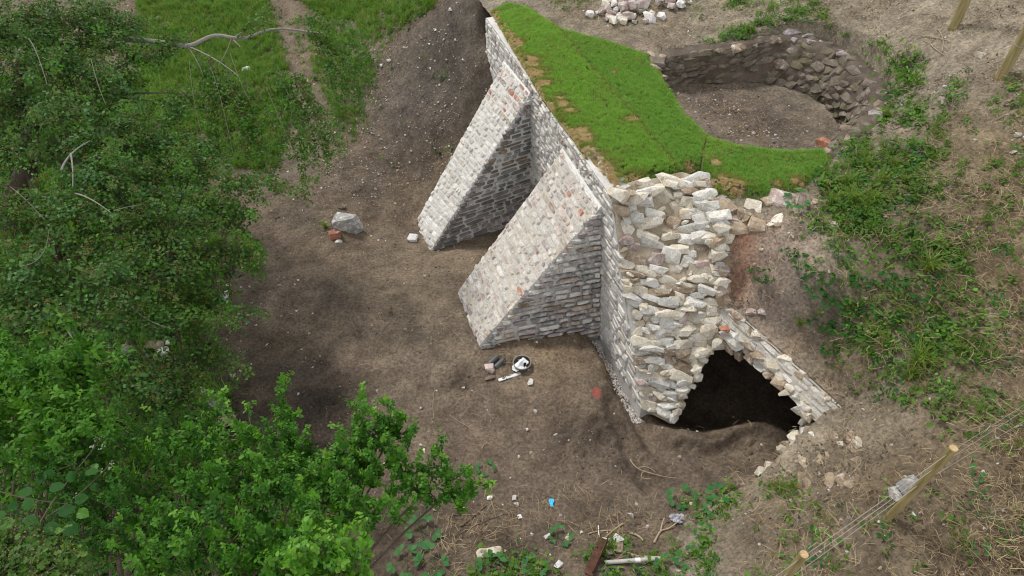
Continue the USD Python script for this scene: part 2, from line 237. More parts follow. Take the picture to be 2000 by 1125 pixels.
# the shallow trench beside the wall foot and the lip of the hollow in front of the draw hole
tr = np.clip(1 - np.abs(OO-0.06)/0.16, 0, 1)*np.clip((0.15-SS)/0.1, 0, 1)*np.clip((SS+2.2)/0.3, 0, 1)
ZL -= 0.10*np.clip(tr*2, 0, 1)
rough_amt = 0.10*nz(2.2, 3, 3) + 0.055*nz(7, 3, 5) + 0.03*nz(22, 3, 9)
trod = np.zeros_like(XX)
for u, v, r in ((900,560,1.0),(750,620,1.0),(850,800,.9),(1100,900,.7),(1050,780,.6),(1000,930,.4)):
    c = px(u, v, 0); trod = np.maximum(trod, np.exp(-((XX-c[0])**2+(YY-c[1])**2)/r**2))
clod = np.zeros_like(XX)
for u, v, r in ((1170,830,.35),(1210,760,.25),(1240,900,.25),(900,745,.22),(1130,860,.3),(640,790,.4),(1400,850,.2),(1470,850,.22),(1530,880,.2),(1340,860,.2),(1300,900,.2)):
    c = px(u, v, 0); clod = np.maximum(clod, np.exp(-((XX-c[0])**2+(YY-c[1])**2)/r**2))
ZL += rough_amt*(1 - 0.55*trod) + clod*(0.14*nz(11, 3, 2)+0.08*nz(30, 2, 4))
# small scarp in front of the hole (two steps of dug soil)
c1 = px(1225, 925, 0)
def scarp(pts, hgt, w=0.05):
    global ZL
    L = shapely.LineString([px(u, v, 0)[:2] for u, v in pts]); co = np.array(L.coords)
    near = (np.hypot(XX-c1[0], YY-c1[1]) < 2.5); idx = np.nonzero(near.ravel())[0]
    P = shapely.points(XY[idx]); d = shapely.distance(P, L); pr = shapely.line_locate_point(L, P)
    q = shapely.get_coordinates(shapely.line_interpolate_point(L, pr)); q2 = shapely.get_coordinates(shapely.line_interpolate_point(L, np.minimum(pr+.02, L.length))); q1 = shapely.get_coordinates(shapely.line_interpolate_point(L, np.maximum(pr-.02, 0)))
    tg = q2-q1; sgn = np.sign(tg[:, 0]*(XY[idx, 1]-q[:, 1]) - tg[:, 1]*(XY[idx, 0]-q[:, 0]))
    end = np.clip(np.minimum(pr, L.length-pr)/0.15, 0, 1)
    z = hgt*end*np.exp(-d/0.35)*np.where(sgn > 0, 1/(1+np.exp(-(d-w*.6)/w*4)), -1/(1+np.exp(-(d-w*.6)/w*4)))
    ZL.ravel()[idx] += z
scarp([(1175,650),(1190,740),(1180,800),(1215,880),(1235,930),(1260,980)], -0.06)
scarp([(1310,845),(1365,860),(1400,868),(1445,835),(1500,828),(1560,868)], 0.10, 0.04)
wash = np.clip((OO+3.0)/1.0, 0, 1)
ZH += 0.09*nz(2.5, 3, 13) + 0.05*nz(8, 3, 15) + 0.03*nz(24, 3, 19)
_TL = shapely.LineString([T0[:2], T1[:2]]); _near = (np.hypot(XX-T0[0], YY-T0[1]) < 3).ravel(); _ix = np.nonzero(_near)[0]; _P = shapely.points(XY[_ix]); _d = shapely.distance(_P, _TL); _f = shapely.line_locate_point(_TL, _P)/_TL.length
_zt = T0[2]*(1-_f)+T1[2]*_f + .012 + .30*_d; _cap = np.clip((.30-_d)/.14, 0, 1)*((_f > 0) & (_f < 1)); ZH.ravel()[_ix] -= np.maximum(ZH.ravel()[_ix]-_zt, 0)*_cap; _wt = np.clip(1.6-_d/.22, 0, 1)*np.clip(np.minimum(_f+.02, 1.02-_f)*30, 0, 1); ZH.ravel()[_ix] = ZH.ravel()[_ix]*(1-_wt) + np.maximum(ZH.ravel()[_ix], _zt)*_wt
# kiln pot sunk into the bank
P2 = shapely.points(XY); 
dist = np.full(XX.size, 9.0); box = (np.abs(XX-RIM[4][0]) < 4).ravel() & (np.abs(YY-RIM[4][1]) < 4).ravel(); ii = np.nonzero(box)[0]
inside = shapely.contains(pot_cut, P2[ii]); dd = shapely.distance(pot_cut.exterior, P2[ii]); dist[ii] = np.where(inside, -dd, dd)
pw = np.clip((-dist.reshape(XX.shape)+0.02*nz(6, 2, 1))/0.10, 0, 1); pw = pw*pw*(3-2*pw)
ZH = ZH*(1-pw) + pw*(POT_Z + 0.10*nz(3, 3, 33) + 0.03*nz(15, 3, 35) + np.clip(0.25+dist.reshape(XX.shape), 0, 1)*0.3)
mask_pts = [so(12, -.14), so(5.6, -.2), so(.24, -.16)] + list(TOPL) + [(G_top+T0)/2+nO*.12+dS*-.04, T0+nO*-.03, T1+nO*-.03, px(1610,822,.75), px(1560,868,.5), px(1482,936,.22), px(1400,985,.1), px(1200,1060,.2), px(900,1180,.2), so(-9, 6), so(-30, 6), so(-60, -10), so(-40, -60), so(60, -60), so(60, -1), so(12, -1)]
mask_poly = shapely.Polygon([p[:2] for p in mask_pts]).buffer(0)
MK = shapely.contains_xy(mask_poly, XX, YY)
# snap of the jagged edge happens in sheet(); keep the buried turf/wall-top zone just under the turf
turf_px = [(958,15),(985,65),(1003,95),(1060,190),(1120,270),(1165,335),(1195,365),(1260,348),(1330,333),(1366,325),(1372,358),(1395,374),(1480,378),(1570,372),(1600,345),(1622,310),(1612,290),(1540,292),(1440,283),(1390,266),(1340,225),(1302,165),(1288,140),(1272,108),(1190,80),(1100,55),(1060,30),(1030,8),(990,0)]
turf_poly = shapely.Polygon([px(u, v, 2.12)[:2] for u, v in turf_px]).buffer(0)
_tm = shapely.contains_xy(turf_poly.buffer(.04), XX, YY); _rg = shapely.Polygon([p[:2] for p in (E_top+nO*.3, E_top-dS*.5, G_top-dS*.5, px(1430,420,2.0), px(1420,330,2.1), px(1190,300,2.1))])
_rm = np.clip(1-shapely.distance(shapely.points(XY), _rg)/.15, 0, 1).reshape(XX.shape); ZH = ZH - np.maximum(ZH-(2.0+.03*nz(9, 2, 8)), 0)*_rm
ZH = np.where(_tm & (pw < .05), np.minimum(ZH, 2.06+.02*nz(9, 2, 6)), ZH)
def grid_at(Z, x, y):
    return map_coordinates(Z, [np.interp(y, GY, np.arange(len(GY))), np.interp(x, GX, np.arange(len(GX)))], order=1)
def ground(x, y):
    x = np.atleast_1d(np.asarray(x, float)); y = np.atleast_1d(np.asarray(y, float))
    zl = grid_at(ZL, x, y); zh = grid_at(ZH, x, y); m = shapely.contains_xy(mask_poly, x, y)
    return np.where(m, np.maximum(zl, zh), zl)
def hit(u, v):
    d = ray(u, v); t = np.linspace(3.0, 26, 1400); p = EYE + d*t[:, None]; g = ground(p[:, 0], p[:, 1]); k = np.argmax(p[:, 2] < g)
    return np.array([p[k, 0], p[k, 1], g[k]])
def hits(uv): return np.array([hit(*q) for q in uv])
# soil colours: (u, v, radius m, colour, strength)
SOIL = (0.128, 0.099, 0.073)
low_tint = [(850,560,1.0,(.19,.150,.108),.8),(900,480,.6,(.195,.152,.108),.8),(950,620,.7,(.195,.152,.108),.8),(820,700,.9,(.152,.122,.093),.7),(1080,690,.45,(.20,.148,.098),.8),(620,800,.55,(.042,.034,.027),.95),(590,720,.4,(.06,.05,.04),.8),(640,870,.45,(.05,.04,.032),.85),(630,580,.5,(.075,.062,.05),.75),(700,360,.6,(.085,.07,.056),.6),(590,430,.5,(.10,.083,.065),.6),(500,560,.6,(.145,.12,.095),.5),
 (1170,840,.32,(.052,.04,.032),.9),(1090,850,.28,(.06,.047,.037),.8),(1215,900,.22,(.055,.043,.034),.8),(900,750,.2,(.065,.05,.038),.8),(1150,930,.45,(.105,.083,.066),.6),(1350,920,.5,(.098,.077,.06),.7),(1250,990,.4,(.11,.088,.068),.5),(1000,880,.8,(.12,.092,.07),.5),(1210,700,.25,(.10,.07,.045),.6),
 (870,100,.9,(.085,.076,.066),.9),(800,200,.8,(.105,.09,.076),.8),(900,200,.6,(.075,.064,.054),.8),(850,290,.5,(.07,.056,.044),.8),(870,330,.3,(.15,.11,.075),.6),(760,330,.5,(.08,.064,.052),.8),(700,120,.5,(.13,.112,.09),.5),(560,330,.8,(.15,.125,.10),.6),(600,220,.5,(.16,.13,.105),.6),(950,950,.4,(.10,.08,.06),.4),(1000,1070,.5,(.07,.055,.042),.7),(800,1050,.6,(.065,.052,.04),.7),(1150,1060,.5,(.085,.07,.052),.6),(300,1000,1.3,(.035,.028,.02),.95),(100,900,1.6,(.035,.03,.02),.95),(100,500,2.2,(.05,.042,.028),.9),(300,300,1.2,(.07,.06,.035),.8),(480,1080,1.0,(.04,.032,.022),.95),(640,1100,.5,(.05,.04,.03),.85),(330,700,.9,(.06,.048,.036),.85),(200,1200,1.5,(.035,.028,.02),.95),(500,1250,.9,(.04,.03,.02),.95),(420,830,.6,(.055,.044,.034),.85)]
BANKC = (0.20, 0.172, 0.130)
high_tint = [(1480,520,.35,(.29,.215,.175),.85),(1560,480,.3,(.24,.19,.155),.8),(1450,470,.14,(.26,.135,.085),.85),(1440,560,.16,(.25,.14,.09),.8),(1540,600,.4,(.185,.15,.13),.8),(1600,650,.3,(.165,.135,.115),.7),(1640,700,.3,(.13,.10,.075),.6),(1480,620,.2,(.21,.165,.13),.6),
 (1470,225,1.1,(.105,.082,.068),.97),(1390,200,.5,(.09,.072,.06),.9),(1560,250,.5,(.075,.06,.048),.9),(1250,120,.8,(.21,.165,.13),.7),(1150,50,.8,(.20,.17,.125),.6),(1400,60,.8,(.20,.17,.13),.6),(1800,80,1.0,(.25,.215,.16),.6),(1950,80,1.0,(.26,.22,.165),.6),(1830,170,.6,(.17,.15,.125),.7),(1950,300,.8,(.19,.14,.08),.7),(1900,450,.7,(.20,.155,.10),.6),(1980,560,.7,(.15,.105,.06),.7),(1750,150,.5,(.16,.13,.10),.5),
 (1940,620,.14,(.24,.22,.20),.8),(1590,880,.28,(.30,.255,.20),.8),(1560,920,.2,(.27,.23,.18),.7),(1700,960,.4,(.15,.135,.115),.8),(1780,960,.3,(.09,.075,.062),.6),(1620,900,.35,(.20,.165,.125),.8),(1560,960,.3,(.19,.16,.12),.6),(1650,1050,.6,(.135,.11,.08),.6),(1850,1050,.7,(.10,.075,.048),.8),(1980,900,.6,(.13,.095,.058),.7),(1450,1060,.4,(.13,.105,.075),.6),(1750,550,.6,(.10,.085,.05),.7),(1800,450,.5,(.09,.08,.045),.6),(1650,360,.3,(.10,.08,.05),.6),(1850,750,.5,(.14,.11,.075),.5),(1900,960,.9,(.115,.088,.058),.75),(1780,1080,.7,(.12,.095,.066),.75),(1600,1080,.5,(.135,.108,.078),.7),(1980,700,.6,(.13,.10,.064),.7),(1900,250,.6,(.16,.13,.09),.6),(1620,760,.15,(.22,.165,.115),.7),(1550,680,.16,(.22,.17,.12),.7)]
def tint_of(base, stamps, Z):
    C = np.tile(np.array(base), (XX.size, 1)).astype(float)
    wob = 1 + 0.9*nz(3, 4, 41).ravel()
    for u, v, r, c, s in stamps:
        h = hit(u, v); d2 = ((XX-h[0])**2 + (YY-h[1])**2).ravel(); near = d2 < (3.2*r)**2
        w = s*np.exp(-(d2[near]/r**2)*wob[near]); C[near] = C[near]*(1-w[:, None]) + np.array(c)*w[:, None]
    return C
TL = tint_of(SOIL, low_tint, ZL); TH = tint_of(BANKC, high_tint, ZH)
grassy = np.zeros(XX.size)
for u, v, r in ((400,60,1.2),(450,180,1.0),(300,150,1.5),(650,20,.8),(700,60,.5),(780,10,.6),(660,150,.5),(680,230,.35),(520,280,.5),(480,130,.7)):
    h = hit(u, v); grassy = np.maximum(grassy, np.exp(-(((XX-h[0])**2+(YY-h[1])**2).ravel()/r**2)**2))
TL = TL*(1-0.7*grassy[:, None]) + np.array((.07, .085, .03))*0.7*grassy[:, None]
def sheet(Z, keep):
    ny, nx = Z.shape; idx = np.arange(nx*ny).reshape(ny, nx); k = keep[:-1, :-1] & keep[1:, :-1] & keep[:-1, 1:] & keep[1:, 1:]
    a, b, c, d = idx[:-1, :-1][k], idx[:-1, 1:][k], idx[1:, 1:][k], idx[1:, :-1][k]
    f = np.vstack([np.stack([a, b, c], 1), np.stack([a, c, d], 1)]); use = np.zeros(nx*ny, bool); use[f.ravel()] = True
    re = np.cumsum(use)-1; V = np.stack([XX.ravel(), YY.ravel(), Z.ravel()], 1)[use]
    if not keep.all():      # the cut edge of the sheet follows the outline instead of the grid
        F = re[f]; ed = np.sort(np.vstack([F[:, [0, 1]], F[:, [1, 2]], F[:, [2, 0]]]), 1); un, ct = np.unique(ed, axis=0, return_counts=True); bd = np.unique(un[ct == 1])
        P = shapely.points(V[bd, :2]); ex = mask_poly.exterior; dd_ = shapely.distance(P, ex); nb = dd_ < .075; tgt = shapely.get_coordinates(shapely.line_interpolate_point(ex, shapely.line_locate_point(ex, P[nb])))
        V[bd[nb], :2] = tgt
    return V, re[f], use
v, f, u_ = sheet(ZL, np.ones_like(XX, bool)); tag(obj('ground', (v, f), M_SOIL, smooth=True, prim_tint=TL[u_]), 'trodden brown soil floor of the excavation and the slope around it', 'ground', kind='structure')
keepH = MK & (ZH > ZL - 0.25)
v, f, u_ = sheet(ZH, keepH); tag(obj('bank', (v, f), M_BANK, smooth=True, prim_tint=TH[u_]), 'dry earth bank behind the kiln wall with the sunken kiln pot', 'bank', kind='structure')
# ------------------------------------------------------------------ masonry
class Patch:
    """Bilinear quad of a masonry face; a runs along the courses, b across them."""
    def __init__(s, p00, p10, p11, p01, out):
        s.c = [np.asarray(p, float) for p in (p00, p10, p11, p01)]; n = np.cross(s.c[2]-s.c[0], s.c[3]-s.c[1]); n /= np.linalg.norm(n); s.n = n if n @ np.asarray(out) > 0 else -n
        s.h = (np.linalg.norm(s.c[3]-s.c[0])+np.linalg.norm(s.c[2]-s.c[1]))/2
    def at(s, a, b, h=0.0):
        a = np.asarray(a, float)[..., None]; b = np.asarray(b, float)[..., None]; h = np.asarray(h, float)[..., None]
        return s.c[0]*(1-a)*(1-b) + s.c[1]*a*(1-b) + s.c[2]*a*b + s.c[3]*(1-a)*b + s.n*h
    def w(s, b): return float(np.linalg.norm(s.at(1.0, b)-s.at(0.0, b)))
    def grid(s, na, nb, amp, sc, off=0.0, seed=0):
        a, b = np.meshgrid(np.linspace(0, 1, na), np.linspace(0, 1, nb), indexing='xy'); p = s.at(a, b)
        p = p + s.n*(off + amp*(fbm(p*sc, 4, seed)-0.5))[..., None]; i = np.arange(na*nb).reshape(nb, na)
        q = np.stack([i[:-1, :-1], i[:-1, 1:], i[1:, 1:], i[1:, :-1]], -1).reshape(-1, 4)
        if np.cross(p[0, 1]-p[0, 0], p[1, 0]-p[0, 0]) @ s.n < 0: q = q[:, ::-1]
        return p.reshape(-1, 3), np.vstack([q[:, [0, 1, 2]], q[:, [0, 2, 3]]])
def block(patch, a0, a1, b0, b1, w, hgt, proud, rng, sink=0.03, jit=0.16, n=9):
    """One dressed-rubble block on a patch, rounded outline, two bevel rings and an uneven face."""
    th = np.arange(n)*2*np.pi/n + rng.uniform(0, 0.6); ct, st = np.cos(th), np.sin(th); e = rng.uniform(0.32, 0.55)
    r = 1 + rng.uniform(-jit, jit*0.5, n); uu, vv = np.sign(ct)*np.abs(ct)**e*r, np.sign(st)*np.abs(st)**e*r
    ca, cb, ha, hb = (a0+a1)/2, (b0+b1)/2, (a1-a0)/2, (b1-b0)/2; tilt = rng.uniform(-0.35, 0.35, 2); out = []
    for sc, h in ((1.0, -sink), (1.0, proud*0.35), (0.80, proud)):
        hh = h if h < 0 else h*(1 + tilt[0]*uu + tilt[1]*vv) + rng.uniform(-.12, .12, n)*proud
        out.append(patch.at(ca+ha*uu*sc, cb+hb*vv*sc, hh*np.ones(n)))
    out.append(patch.at(np.array([ca+ha*rng.uniform(-.3, .3)]), np.array([cb+hb*rng.uniform(-.3, .3)]), np.array([proud*rng.uniform(0.9, 1.25)])))
    v = np.vstack(out); k = np.arange(n); k1 = (k+1) % n; f = []
    for m in (0, n): f += [np.stack([m+k, m+k1, m+n+k1], 1), np.stack([m+k, m+n+k1, m+n+k], 1)]
    f.append(np.stack([2*n+k, 2*n+k1, np.full(n, 3*n)], 1)); f = np.vstack(f)
    if np.cross(patch.c[1]-patch.c[0], patch.c[3]-patch.c[0]) @ patch.n < 0: f = f[:, ::-1]
    return v, f
def courses(patch, rng, rows, lens, gap, proud, palette, inside=None, wav=0.25, skip=0.0, jit=0.16):
    """palette: function(a, b, rng) -> material key. Returns [(mesh, material key, centre, size)]."""
    res, b = [], 0.0
    while b < 1:
        rh = rng.uniform(*rows)/patch.h; b1 = min(1.0, b+rh)
        if 1-b1 < 0.4*rh: b1 = 1.0
        w = patch.w((b+b1)/2); a = -rng.uniform(0, lens[0])/max(w, .05)
        while a < 1:
            L = rng.uniform(*lens)/max(w, .05); a1 = a+L
            lo, hi = max(a, -.02*rng.random()), min(a1, 1+.02*rng.random())
            if 1-hi < 0.35*lens[0]/max(w, .05): hi = 1.0+.02*rng.random(); a1 = 1.03
            ga, gb = gap/max(w, .05)*rng.uniform(.6, 1.4), gap/patch.h*rng.uniform(.5, 1.3)
            q0, q1, r0, r1 = lo+ga/2, hi-ga/2, b+gb/2+rng.uniform(-wav, wav)*gb, b1-gb/2+rng.uniform(-wav, wav)*gb
            if (q1-q0)*w > 0.035 and (r1-r0) > 0 and (inside is None or inside((q0+q1)/2, (r0+r1)/2)) and rng.random() > skip:
                pr = rng.uniform(*proud); split = [(r0, r1)] if rng.random() > 0.12 or (r1-r0)*patch.h < .09 else [(r0, (r0+r1)/2-gb*.3), ((r0+r1)/2+gb*.3, r1)]
                for s0, s1 in split:
                    m = block(patch, q0, q1, s0, s1, w, patch.h, pr, rng, jit=jit); c = patch.at((q0+q1)/2, (s0+s1)/2)
                    res.append((m, palette((q0+q1)/2, (s0+s1)/2, rng), c, (q1-q0)*w*(s1-s0)*patch.h))
            a = a1
        b = b1
    return res
def emit(parent, name, pieces, cap=298):
    d = [s/np.sum((c-EYE)**2) for _, _, c, s in pieces]; order = np.argsort(d)[::-1]
    for i in order[:cap]:
        obj(name, pieces[i][0], S[pieces[i][1]] if isinstance(pieces[i][1], str) else pieces[i][1], parent)
    rest = {}
    for i in order[cap:]: rest.setdefault(pieces[i][1], MB()).add(*pieces[i][0])
    for mb in rest.values(): tag(obj('small_'+name, mb.mesh(), S[[k for k in rest if rest[k] is mb][0]], parent), kind='stuff')
def pick(table):
    keys = list(table); p = np.array([table[k] for k in keys], float); p /= p.sum()
    return lambda a, b, rng: keys[rng.choice(len(keys), p=p)]
def hullmesh(pts):
    h = trimesh.PointCloud(np.asarray(pts)).convex_hull; return np.array(h.vertices), np.array(h.faces)
def solid(corners_front, depth, out):
    """Closed wedge behind a face (the wall's core)."""
    c = np.asarray(corners_front); return hullmesh(np.vstack([c, c - np.asarray(out)*depth]))
rng = np.random.default_rng(11)
M_WHITEM = mortar_mat('white_flaunching', (.60,.59,.57), (.72,.715,.70))
for k_, a_, b_, l_ in (('w_white', (.44,.425,.40), (.585,.565,.53), .65), ('w_pale', (.385,.365,.33), (.53,.505,.465), .55), ('w_cream', (.40,.345,.275), (.53,.475,.40), .45), ('w_tan', (.29,.22,.16), (.43,.355,.275), .35), ('w_pink', (.36,.275,.25), (.49,.405,.375), .4), ('w_mauve', (.24,.20,.195), (.39,.34,.325), .35), ('w_grey', (.27,.26,.245), (.43,.415,.39), .45), ('w_brown', (.20,.15,.115), (.33,.265,.215), .3), ('w_red', (.34,.15,.10), (.46,.26,.19), .2)):
    S[k_] = stone_mat({'white':'thickly_limed','pale':'limed_pale','cream':'limed_cream','tan':'limed_tan','pink':'limed_pink','mauve':'limed_mauve','grey':'limed_grey','brown':'limed_brown','red':'limed_red'}[k_[2:]]+'_stone', a_, b_, l_, (.585,.56,.52), .6, 1.0)
# ---- front retaining wall: three stretches of one face, o = -BAT*z
zb = -0.35
def W(s, z): return so(s, -BAT*z, z)
front = thing('retaining_wall', 'long pale limewashed rubble wall under the turf, behind both buttresses', 'wall')
core = [W(-1.33, -.3), W(-1.33, 0), W(.2, 2.06), W(5.5, 2.06), W(5.5, -.4), W(-1.33, -.4)]
obj('mortar_core', hullmesh(np.vstack([core, np.array(core)-nO*0.30])), M_LIME, front)
for (s0, s1, z0, z1) in ((-1.4, .45, -.1, 2.07), (1.45, 3.25, -.4, 2.07), (4.2, 5.5, .9, 2.07)):
    P = Patch(W(s0, z0), W(s1, z0), W(s1, z1), W(s0, z1), nO)
    obj('mortar_face', P.grid(60, 60, .035, 9, .004, 3), M_LIME, front, smooth=True) if s0 > 0 else None
fr = []
def edge_ok(P, lim):
    return lambda a, b: lim(P.at(a, b))
P = Patch(W(-1.36, -.12), W(.62, -.12), W(.62, 2.05), W(-1.36, 2.05), nO)
okf = lambda a, b: (lambda q: to_so(q)[0] > -1.33 + max(q[2], 0)*0.745 + 0.03)(P.at(a, b))
fr += courses(P, rng, (.06, .105), (.10, .30), .016, (.008, .024), pick({'w_white': 5, 'w_pale': 4, 'w_grey': 2, 'w_cream': 1.5, 'w_mauve': 1}), okf)
P2_ = Patch(W(.2, 1.5), W(1.9, 1.5), W(1.9, 2.06), W(.2, 2.06), nO)
fr += courses(P2_, rng, (.06, .10), (.10, .26), .016, (.014, .034), pick({'w_white': 5, 'w_pale': 3, 'w_grey': 2, 'w_mauve': 1, 'w_brown': .4}), lambda a, b: P2_.at(a, b)@dS > -99 and to_so(P2_.at(a, b))[0] > .63)
P3_ = Patch(W(1.9, .3), W(3.3, .3), W(3.3, 2.06), W(1.9, 2.06), nO)
fr += courses(P3_, rng, (.07, .11), (.10, .28), .018, (.014, .034), pick({'w_white': 5, 'w_pale': 3, 'w_grey': 2, 'w_mauve': 1, 'w_brown': .4}))
P4_ = Patch(W(3.3, 1.2), W(5.5, 1.2), W(5.5, 2.06), W(3.3, 2.06), nO)
fr += courses(P4_, rng, (.08, .12), (.12, .30), .02, (.014, .03), pick({'w_white': 5, 'w_pale': 3, 'w_grey': 2, 'w_mauve': 1, 'w_brown': .4}))
emit(front, 'stone', fr, 298)
# ---- buttresses
def buttress(label, top_far, top_near, toe_near, toe_far, base_near, base_far, inner_base, pal_rake, pal_side, mort_r, mort_s, rows, lens, ext):
    _n = np.cross(top_near-top_far, toe_near-top_far); _d = toe_far-EYE; toe_far = EYE + _d*((top_far-EYE)@_n)/(_d@_n)     # keep the raked face plane
    t = thing('buttress', label, 'buttress'); up = np.array([0, 0, 1.0])
    rake_out = np.cross(toe_near-top_near, toe_far-toe_near); rake_out = rake_out if rake_out[2] > 0 else -rake_out; rake_out /= np.linalg.norm(rake_out)
    side_out = np.cross(toe_near-top_near, inner_base-top_near); side_out /= np.linalg.norm(side_out); side_out = side_out if side_out @ dS < 0 else -side_out
    _lv = top_near-inner_base; _tb = toe_near-_lv*(toe_near[2]-inner_base[2])/_lv[2]; base_near = _tb; base_far = toe_far-[0, 0, .12]
    inner_far = inner_base + (top_far-top_near)*[1, 1, 0]; sink = np.array([0, 0, .45])
    pts = [top_far, top_near, toe_near, toe_far, base_near, base_far, base_near-sink, base_far-sink, inner_base-sink, inner_far-sink, top_near-nO*.1, top_far-nO*.1]
    obj('core', hullmesh(pts), mort_s, t)
    R = Patch(toe_far, toe_near, top_near, top_far, rake_out); pr = []
    obj('raked_mortar', R.grid(50, 120, .03, 8, .006, 5), mort_r, t, smooth=True)
    pr += courses(R, rng, rows, lens, .02, (.012, .028), pal_rake, jit=.24)
    cap_ = (top_near-top_far)/np.linalg.norm(top_near-top_far); q_ = np.array([top_far-cap_*.02, top_near+cap_*.01]); obj('flaunching', hullmesh(np.vstack([q_+rake_out*.02, q_-rake_out*.05-nO*0+(toe_near-top_near)/np.linalg.norm(toe_near-top_near)*.0, q_+(toe_near-top_near)/np.linalg.norm(toe_near-top_near)*.05+rake_out*.016, q_+[0, 0, .018]])), M_WHITEM, t)
    # side: courses are level, b runs from the base upwards; clip to the triangle under the rake
    zt = top_near[2]; lv = top_near-inner_base; toe_b = toe_near-lv*(toe_near[2]-inner_base[2])/lv[2]; lean = lv*[1, 1, 0]
    width = np.linalg.norm((toe_b-inner_base)[:2]); e = (toe_b-inner_base)*[1, 1, 0]/width
    kk = .12/lv[2]; p00 = inner_base - lv*kk + side_out*.006; p10 = p00 + e*width*1.02; p01 = top_near + side_out*.006; p11 = p01 + e*width*1.02
    Q = Patch(p00, p10, p11, p01, side_out)
    def under(a, b):
        q = Q.at(a, b); x = a*1.02; zlim = zt + (toe_b[2]-zt)*x
        return q[2] < zlim-0.035 and q[2] > -.6
    ps = courses(Q, rng, (.055, .09), (.12, .34), .024, (.008, .024), pal_side, under, jit=.2)
    # quoins along the raked arris
    for k in np.linspace(.02, .97, int(np.linalg.norm(top_near-toe_near)/.105)):
        c = toe_near + (top_near-toe_near)*k; L = rng.uniform(.10, .24)
        bl = block(Q, *(lambda x, z: (x-L/width/2-.02, x+.01, z-.035/Q.h, z+.035/Q.h))(((c-p00-lv*((c[2]-p00[2])/(zt-p00[2])*(1+kk)))@e/width/1.02), (c[2]-.05-p00[2])/(zt-p00[2])), width, Q.h, rng.uniform(.015, .03), rng)
        pr.append((bl, pal_side(.5, (c[2])/zt, rng), c, .01))
    # toe: low upright face under the rake
    Tn = Patch(base_far-[0, 0, .1], base_near-[0, 0, .1], toe_near, toe_far, nO)
    pr += courses(Tn, rng, (.06, .09), (.14, .34), .016, (.012, .028), pal_rake)
    rough = ext(Q, side_out) if ext else []
    emit(t, 'stone', pr+ps+rough, 298); return t
tf, tn = wallpt(1100, 293, .03), wallpt(1174, 405, .03)
base_n, base_f = px(945, 697, -.01), px(897, 575, -.02); toe_n, toe_f = px(938, 674, .10), px(897, 566, .10); inn = px(1172, 642, 0)
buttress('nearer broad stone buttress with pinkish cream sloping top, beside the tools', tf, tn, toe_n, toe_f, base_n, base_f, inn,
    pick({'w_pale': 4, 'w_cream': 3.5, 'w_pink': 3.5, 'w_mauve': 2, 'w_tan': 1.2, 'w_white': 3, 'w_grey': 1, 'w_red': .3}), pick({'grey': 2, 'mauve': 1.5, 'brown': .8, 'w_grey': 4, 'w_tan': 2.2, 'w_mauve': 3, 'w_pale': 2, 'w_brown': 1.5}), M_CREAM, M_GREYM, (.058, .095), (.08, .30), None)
tf, tn = wallpt(985, 122, .03), wallpt(1036, 183, .03)
base_n, base_f = px(845, 492, -.32), px(803, 458, -.3); toe_n, toe_f = px(844, 486, -.24), px(806, 446, -.22); inn = px(1037, 428, -.36)
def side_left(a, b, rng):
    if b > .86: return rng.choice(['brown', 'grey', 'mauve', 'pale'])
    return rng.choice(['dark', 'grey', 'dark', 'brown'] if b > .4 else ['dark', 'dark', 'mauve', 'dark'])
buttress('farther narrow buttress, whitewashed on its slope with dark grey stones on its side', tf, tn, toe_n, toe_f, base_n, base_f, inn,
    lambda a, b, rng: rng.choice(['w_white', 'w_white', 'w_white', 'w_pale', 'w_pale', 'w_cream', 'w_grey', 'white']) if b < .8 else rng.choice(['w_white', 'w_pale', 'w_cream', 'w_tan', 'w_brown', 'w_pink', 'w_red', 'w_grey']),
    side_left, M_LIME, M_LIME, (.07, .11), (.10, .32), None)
# ---- ragged broken end of the wall (exposed rubble core)
rag = thing('broken_wall_end', 'tall ragged end of the wall showing its cream rubble core', 'wall end')
Rg = Patch(W(-1.30, .0), B_base, G_top, E_top, np.array([.35, -.8, .5]))
def rag_at(a, b):   # three-row lattice: base, middle, top
    L = [D0+[0, 0, -.1], (D0+E_top)/2+[0, 0, -.02], E_top+[0, 0, .02]]; Rr = [B_base-[0, 0, .15], K_mid, G_top+[0, 0, .05]]
    b = np.asarray(b, float); lo = b < .42; u = np.where(lo, b/.42, (b-.42)/.58)[..., None]
    mid = L[0]+(E_top-D0)*.42
    l = np.where(lo[..., None], L[0]*(1-u)+mid*u, mid*(1-u)+L[2]*u); r = np.where(lo[..., None], Rr[0]*(1-u)+Rr[1]*u, Rr[1]*(1-u)+Rr[2]*u)
    a = np.asarray(a, float); ts = np.linspace(0, 1, len(TOPL)); top = np.stack([np.interp(np.clip(a, 0, 1), ts, TOPL[:, k]) for k in range(3)], -1); a = a[..., None]
    return l*(1-a)+r*a + (top-(TOPL[0]*(1-a)+TOPL[-1]*a))*np.clip((b[..., None]-.55)/.45, 0, 1)**1.3
aa, bb = np.meshgrid(np.linspace(-.02, 1.02, 50), np.linspace(0, 1, 80), indexing='xy'); gp = rag_at(aa, bb)
nr = Rg.n; gp = gp + nr*(-.006 + .085*(fbm(gp*7, 4, 8)-.5))[..., None]; i = np.arange(gp[..., 0].size).reshape(aa.shape)
q = np.stack([i[:-1, :-1], i[:-1, 1:], i[1:, 1:], i[1:, :-1]], -1).reshape(-1, 4)
obj('earthy_mortar', (gp.reshape(-1, 3), np.vstack([q[:, [0, 1, 2]], q[:, [0, 2, 3]]])), M_EARTHM, rag, smooth=True)
back = [D0-[0, 0, .3], B_base-[0, 0, .3], E_top-[0, 0, .1], G_top-[0, 0, .1], K_mid, D0-nO*.3+dS*.6-[0, 0, .3]]
